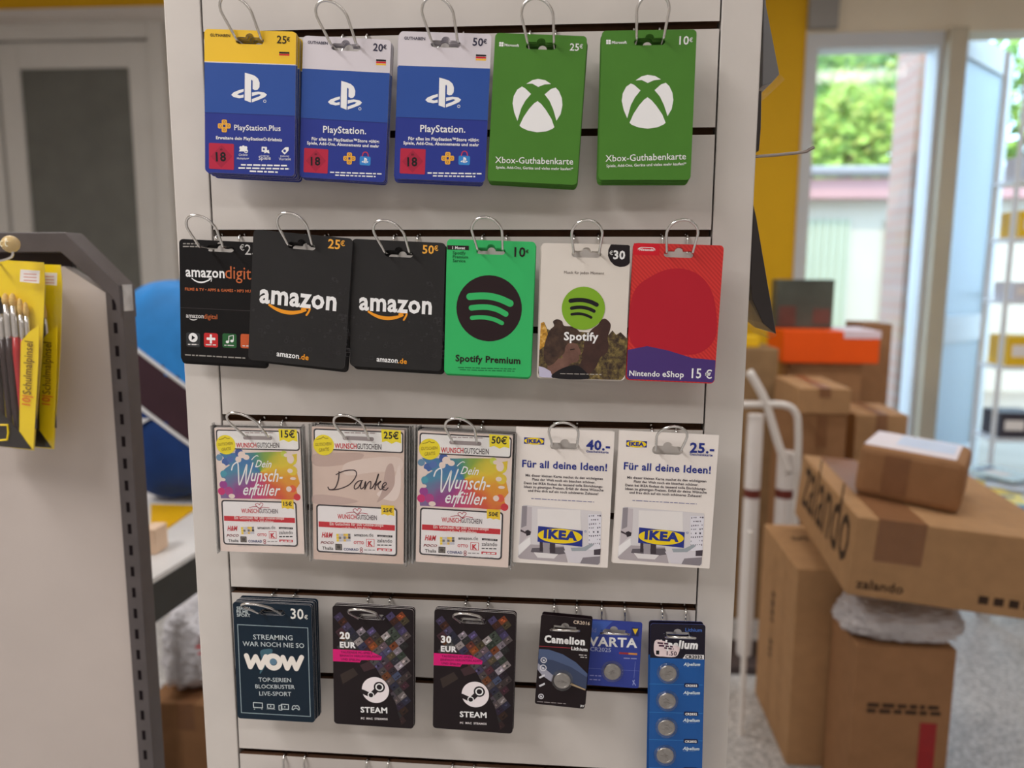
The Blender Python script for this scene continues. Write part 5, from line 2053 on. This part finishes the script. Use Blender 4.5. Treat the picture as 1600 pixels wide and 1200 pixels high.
def carton(label, x0, x1, y0, y1, z0, z1, m=CARDB, tape=True, flaps=True, name='cardboard_box', rz=0.0, prints=()):
    c = Vector(((x0 + x1) / 2, (y0 + y1) / 2, z0))
    r = empty(name, c, rz)
    tag(r, label, 'box')
    hx_, hy_, h = (x1 - x0) / 2, (y1 - y0) / 2, z1 - z0
    mb = MB()
    mb.box((-hx_, -hy_, 0), (hx_, hy_, h), m)
    mb.build('box_body', r, bevel=.004)
    if tape:
        mb = MB()
        w = min(hx_, hy_) * .22
        if hy_ >= hx_:
            mb.box((-w, -hy_ - .0012, h - min(.12, h * .35)), (w, hy_ + .0012, h + .0012), TAPE)
        else:
            mb.box((-hx_ - .0012, -w, h - min(.12, h * .35)), (hx_ + .0012, w, h + .0012), TAPE)
        mb.build('tape', r)
    return r


carton('brown carton under the crumpled plastic bag behind the display', cx0, cx1, cby, cby + .3, 0, ct, CARDB2)
pb = lump('plastic_bag', 'crumpled white plastic bag on a carton behind the display', 'bag', Vector(((cx0 + cx1) / 2 - .0, cby + .15, ct + .002)), (cx1 - cx0) / 2 * .98, .13, (at(290, 945, cby + .1).z - ct) / 1.85, PLB, 4)
mb = MB()
rl = at(314, 1018, cby) - pb.location
mb.tube([rl + Vector((-.02, .016, .004)), rl + Vector((.0, .006, .012)), rl + Vector((.01, .004, -.006)), rl + Vector((-.012, .01, -.012))], .004, RED, 6)
mb.build('red_print', pb)

# ------------------------------------------------------------------ parcels by the window
INKP = mat((60, 44, 34), .7, .2, 0, .1, 60, 'parcel_ink')


def stamp(parent, pos, ux, uy, s, width, m=INKP, bold=.01, sy=1.0):
    vs, fs, a0_, a1_ = text_mesh(s, bold, 0)
    ux, uy = Vector(ux), Vector(uy)
    n_ = ux.cross(uy)
    k_ = width / (a1_ - a0_)
    mb = MB()
    mb.add([Vector(pos) + ux * ((v.x - a0_) * k_) + uy * (v.y * k_ * sy) + n_ * (.0004 + v.z * .0002) for v in vs], fs, m)
    return mb.build('printed_lettering', parent, fix=False)


def dashes(parent, pos, ux, uy, w, rows, h, m=INKP, seed=1):
    rn = random.Random(seed)
    ux, uy = Vector(ux), Vector(uy)
    n_ = ux.cross(uy) * .0006
    mb = MB()
    for r_ in range(rows):
        x = 0
        while x < w:
            e = min(w, x + rn.uniform(.012, .035))
            p = Vector(pos) + uy * (-r_ * h * 1.5)
            mb.add([p + ux * x + n_, p + ux * e + n_, p + ux * e + uy * h + n_, p + ux * x + uy * h + n_], [(0, 1, 2, 3)], m)
            x = e + .008
    return mb.build('printed_lettering', parent, fix=False)


za = at(1237, 888, 1.36).z
A_ = carton('tall narrow carton standing on the floor beside the display', .775, .922, 1.36, 1.76, 0, za, CARDB, tape=False)
dashes(A_, (-.02, .06, za + .0005), (1, 0, 0), (0, 1, 0), .05, 2, .012)
dashes(A_, (-.0742, .02, za * .72), (0, 0, -1), (0, 1, 0), .1, 1, .03, seed=3)
dashes(A_, (-.0742, .02, za * .46), (0, 0, -1), (0, 1, 0), .06, 1, .03, seed=4)

xb0, xb1 = at(1335, 1080, 1.15).x, at(1490, 1080, 1.15).x
zb = at(1410, 1012, 1.15).z
B_ = carton('brown carton with red tape on its front, plastic bag on top', xb0, xb1, 1.15, 1.352, 0, zb, CARDB2, tape=False)
wB = (xb1 - xb0) / 2
dashes(B_, (-wB * .72, -.1015, at(1400, 1106, 1.15).z), (1, 0, 0), (0, 0, 1), wB * 1.5, 2, .011, seed=6)
mb = MB()
rx0 = at(1436, 1150, 1.15).x - (xb0 + xb1) / 2
mb.box((rx0, -.1025, .05), (rx0 + .042, -.101, at(1450, 1130, 1.15).z), mat((150, 30, 32), .35, .4, 0, .08, 40, 'red_tape'))
mb.build('red_tape', B_)
lump('plastic_bag', 'grey-white plastic bag squeezed between two cartons by the window', 'bag', Vector(((xb0 + xb1) / 2 + .012, 1.245, zb + .002)), wB * 1.36, .108, .056, mat((186, 180, 180), .3, .5, 0, .08, 14, 'plastic_bag_grey'), 9)

# large flat parcel lying askew on the plastic bag
cyn = 1.06
pbl, pbr, ptl = at(1321, 929, cyn), at(1580, 965, cyn), at(1345, 805, cyn)
hC = (ptl - pbl).length * .98
wC, dC = .50, .66
rollC = math.radians(4.6)
Mc = Matrix.Translation(pbl) @ Matrix.Rotation(math.radians(-5), 4, 'Z') @ Matrix.Rotation(rollC, 4, 'Y')
C_ = empty('cardboard_box', (0, 0, 0))
C_.matrix_world = Mc
tag(C_, 'large flat parcel with black lettering lying askew on the plastic bag', 'box')
mb = MB()
mb.box((0, 0, 0), (wC, dC, hC), CARDB)
mb.build('box_body', C_, bevel=.005)
mb = MB()
mb.box((.05, -.0012, hC - .105), (.16, 0, hC), TAPE)
mb.box((.05, -.0012, hC), (.16, dC, hC + .0012), TAPE)
mb.build('tape', C_)
stamp(C_, (-.0005, .58, hC * .30), (0, -1, 0), (0, 0, 1), 'zalando', .54, sy=1.5, bold=.004)
stamp(C_, (.02, -.0005, .022), (1, 0, 0), (0, 0, 1), 'zalando', .11, bold=.02)
mb = MB()
for i in range(4):
    mb.box((.30 + i * .034, -.0008, .025), (.322 + i * .034, 0, .045), INKP)
mb.build('printed_symbol', C_)

# rounded parcel with papers on top of the flat one
D_ = empty('padded_parcel', (0, 0, 0))
D_.matrix_world = Mc @ Matrix.Translation((.215, .30, hC + .0015)) @ Matrix.Rotation(math.radians(-24), 4, 'Z')
tag(D_, 'bulging brown parcel with white papers on top of the flat parcel', 'parcel')
mb = MB()
mb.box((-.125, -.14, 0), (.125, .14, .135), CARDB2)
mb.build('parcel_body', D_, bevel=.018)
mb = MB()
mb.box((-.06, -.1415, .02), (.0, -.139, .12), TAPE)
mb.build('tape', D_)
mb = MB()
mb.box((-.118, -.12, .1352), (.1, .13, .1364), mat((222, 212, 216), .5, .3, 0, .04, 12, 'paper_sheet'))
mb.build('shipping_label', D_)
mb = MB()
mb.box((-.05, -.05, .1366), (.09, .11, .1372), mat((196, 206, 226), .5, .3, 0, .06, 12, 'paper_blue'))
mb.build('delivery_note', D_)

e0_, e1_ = at(1247, 640, 2.0).x, at(1329, 640, 2.0).x
ze = at(1290, 607, 2.0).z
ze2 = at(1290, 648, 2.0).z
carton('closed carton on top of a larger one behind the flat parcel', e0_, e1_, 2.0, 2.34, ze2 + .001, ze, CARDB)
carton('larger carton beneath the closed one behind the flat parcel', e0_ + .004, e1_ - .006, 2.01, 2.36, 0, ze2, CARDB2)
f0_, f1_ = at(1332, 660, 2.25).x, at(1414, 660, 2.25).x
carton('carton with open light top standing beside the stacked cartons', f0_, f1_, 2.22, 2.5, 0, at(1370, 648, 2.22).z, CARDB)
g0_, g1_ = at(1222, 540, 2.6).x, at(1372, 540, 2.6).x
zg0, zg1 = at(1300, 567, 2.6).z, at(1300, 517, 2.6).z
carton('wide brown carton underneath the orange box', g0_ + .03, g1_ - .06, 2.6, 2.88, 0, zg0 - .001, CARDB2)
OR = mat((255, 84, 8), .5, .35, 0, .04, 10, 'orange_card')
O_ = empty('orange_box', ((g0_ + g1_) / 2, 2.72, zg0))
tag(O_, 'bright orange flat box with pale end on the carton stack', 'box')
hwO = (g1_ - g0_) / 2
mb = MB()
mb.box((-hwO, -.14, 0), (hwO, .14, zg1 - zg0), OR)
mb.build('box_body', O_, bevel=.003)
mb = MB()
mb.box((hwO * .25, -.142, zg1 - zg0 - .03), (hwO + .002, .142, zg1 - zg0 + .002), mat((226, 206, 214), .5, .35, 0, .03, 10, 'pale_label'))
mb.build('pale_label', O_)
h0_, h1_ = at(1214, 470, 2.74).x, at(1304, 470, 2.74).x
H2 = empty('dark_box', ((h0_ + h1_) / 2, 2.80, zg1 + .001))
tag(H2, 'dark grey-green box standing on the orange box', 'box')
mb = MB()
hwH = (h1_ - h0_) / 2
zh = at(1260, 437, 2.74).z - zg1
mb.box((-hwH, -.05, 0), (hwH, .05, zh), mat((74, 78, 70), .5, .35, 0, .25, 6, 'dark_box'))
mb.build('box_body', H2, bevel=.004)
mb = MB()
mb.box((-hwH * .9, -.052, .01), (-hwH * .3, -.05, zh * .45), mat((96, 62, 54), .5, .35, 0, .2, 10, 'red_print'))
mb.box((hwH * .3, -.052, .02), (hwH * .9, -.05, zh * .4), mat((100, 66, 58), .5, .35, 0, .2, 10, 'red_print'))
mb.build('printed_pattern', H2)
i0_, i1_ = at(1346, 560, 2.95).x, at(1391, 560, 2.95).x
carton('upright brown carton behind the orange box near the doorway', i0_, i1_, 2.95, 3.2, 0, at(1370, 506, 2.95).z, CARDB2, tape=False)
j0_, j1_ = at(1140, 560, 2.3).x, at(1222, 560, 2.3).x
carton('brown carton half hidden by the display edge', j0_, j1_, 2.35, 2.58, 0, at(1200, 545, 2.35).z, mat((140, 112, 80), .75, .2, 0, .1, 20, 'cardboard'), tape=False)
yb_ = empty('small_parcel', (at(1172, 530, 2.42).x, 2.44, at(1200, 545, 2.35).z + .001))
tag(yb_, 'small yellow parcel on the half hidden carton', 'parcel')
mb = MB()
mb.box((-.05, -.04, 0), (.035, .05, .045), mat((226, 182, 30), .5, .35, 0, .05, 10, 'yellow_pack'))
mb.build('parcel_body', yb_, bevel=.004)

# white tubular trolley with paper rolls
tr = empty('hand_trolley', (at(1200, 800, 1.85).x, 1.9, 0))
tag(tr, 'white tubular hand trolley between the display and the cartons', 'trolley')
TW = mat((220, 214, 208), .35, .45, 0, .03, 10, 'white_tube')
T = lambda x, y, Y=1.9: at(x, y, Y) - tr.location
mb = MB()
mb.tube(smooth_path([T(1130, 632), T(1180, 632), T(1225, 633), T(1243, 645), T(1247, 672), T(1246, 740), T(1243, 820), Vector((T(1243, 820).x, 0, .02))], 6), .0125, TW, 10)
mb.build('handle_tube', tr, smooth=True)
mb = MB()
mb.tube(smooth_path([T(1170, 580), T(1195, 625), T(1215, 690), T(1232, 740)], 5), .014, TW, 8)
mb.build('cross_tube', tr, smooth=True)
mb = MB()
mb.box((T(1150, 800).x, -.02, .0), (T(1246, 800).x, .2, .03), mat((70, 60, 60), .5, .3, 0, .1, 10, 'trolley_base'))
mb.build('base_plate', tr, bevel=.004)
for px, ya, yb2, dep, rr, lab in ((1181, 648, 800, 1.98, .028, 'thin white paper roll nearest the display edge'), (1229, 706, 840, 1.98, .031, 'shorter white paper roll beside the tall carton')):
    c_ = at(px, ya, dep)
    ro = empty('paper_roll', (c_.x, dep, .032))
    tag(ro, lab, 'roll')
    mb = MB()
    h_ = c_.z - .032
    mb.lathe([(rr, 0), (rr, h_), (rr * .4, h_), (rr * .4, h_ - .02)], (0, 0, 0), (0, 0, 1), WHITEP, 20)
    mb.build('paper', ro)
    zb_ = at(px, 768, dep).z - .032
    mb = MB()
    mb.lathe([(rr * 1.03, zb_ - .02), (rr * 1.03, zb_ + .012)], (0, 0, 0), (0, 0, 1), mat((110, 50, 40), .6, .3, 0, .1, 20, 'band'), 20)
    mb.build('band', ro)
c_ = at(1164, 860, 1.5)
po = MB()
po.lathe([(.009, 0), (.009, at(1164, 830, 1.5).z)], (0, 0, 0), (0, 0, 1), TW, 12)
o = po.build('white_pole', smooth=False)
o.location = (at(1166, 960, 1.5).x, 1.5, 0)
tag(o, 'thin white pole standing on the floor beside the display edge', 'pole')

# ------------------------------------------------------------------ white shelf with goods and counter with magazines by the door
SY = 3.3
sx0 = at(1592, 400, SY).x
sh = empty('wire_shelf', (sx0 + .4, SY + .18, 0))
tag(sh, 'white shelf rack with yellow and dark goods next to the open door', 'shelf')
SW = mat((214, 220, 226), .4, .4, 0, .02, 10, 'shelf_white')
for x_ in (-.4, .4):
    for y_ in (-.1, .1):
        mb = MB()
        mb.tube([(x_, y_, 0), (x_, y_, 2.6)], .013, SW, 8)
        mb.build('upright', sh)
levels = [at(1590, y, SY).z for y in (690, 575, 470, 370, 277)]
for z_ in levels:
    mb = MB()
    mb.box((-.41, -.11, z_ - .02), (.41, .11, z_), SW)
    mb.build('shelf_board', sh, bevel=.003)
rn = random.Random(5)
GOODS = [((226, 184, 40), 'yellow'), ((60, 56, 66), 'dark'), ((206, 206, 214), 'white'), ((160, 60, 50), 'red'), ((90, 120, 170), 'blue')]
POSW = ['at the door end', 'second from the door end', 'third from the door end', 'at the far end']
LEVW = ['lowest', 'second lowest', 'middle', 'second highest', 'top']
seq = [1, 3, 0, 4, 0, 1, 2, 0, 2, 0, 1, 4, 0, 2, 4, 3, 2, 0, 1, 2]
for li, z_ in enumerate(levels):
    for k in range(3):
        c, nm = GOODS[seq[(li * 4 + k) % len(seq)]]
        x_ = -.27 + k * .24
        g_ = MB()
        hh = rn.uniform(.09, .16)
        g_.box((-.095, -.09, 0), (.095, .09, hh), mat(c, .5, .35, 0, .08, 10, 'goods'))
        g_.box((-.07, -.0908, hh * .3), (.03, -.09, hh * .7), WHITEP)
        o = g_.build('goods_box', bevel=.004)
        o.location = sh.location + Vector((x_, 0, z_ + .001))
        tag(o, '%s goods box on the %s shelf, %s' % (nm, LEVW[li], POSW[k]), 'box', 'goods on the white shelf rack')

kz = .42
ctp = [onz(1470, 742, kz), onz(1690, 742, kz), onz(1720, 850, kz), onz(1545, 820, kz)]
cn = empty('low_table', (sum(p.x for p in ctp) / 4, sum(p.y for p in ctp) / 4, 0))
tag(cn, 'low white table by the doorway covered with magazines', 'table')
cl = [p - cn.location for p in ctp]
mb = MB()
mb.prism([Vector((p.x, p.y, kz)) for p in cl], (0, 0, -.03), mat((214, 214, 214), .4, .4, 0, .02, 10, 'counter_white'))
mb.build('table_top', cn)
for p in cl:
    mb = MB()
    mb.box((p.x * .92 - .02, p.y * .92 - .02, 0), (p.x * .92 + .02, p.y * .92 + .02, kz - .03), mat((196, 196, 196), .5, .35, 0, .03, 5, 'counter_leg'))
    mb.build('leg', cn)
MAG = [((1520, 762), (226, 196, 60), 'yellow-covered magazine at the back of the low table'), ((1582, 760), (206, 214, 226), 'pale blue magazine beside the yellow-covered one'), ((1560, 790), (230, 210, 90), 'pale yellow magazine in the middle of the low table'),
       ((1598, 815), (70, 150, 190), 'teal magazine at the front corner of the low table'), ((1560, 752), (196, 220, 226), 'light turquoise magazine at the far edge of the low table')]
for k, ((x, y), c, lb) in enumerate(MAG):
    p = onz(x, y, kz)
    g_ = MB()
    g_.box((-.105, -.14, 0), (.105, .14, .008), mat(c, .35, .45, 0, .06, 8, 'magazine'))
    g_.box((-.06, -.06, .008), (.02, .05, .0086), WHITEP)
    g_.box((-.07, .06, .008), (.07, .095, .0086), ink(60, 70, 110))
    o = g_.build('magazine')
    o.location = (p.x, p.y, kz + .001 + .0095 * k)
    o.rotation_euler = (0, 0, rn.uniform(-.6, .6))
    tag(o, lb, 'magazine')
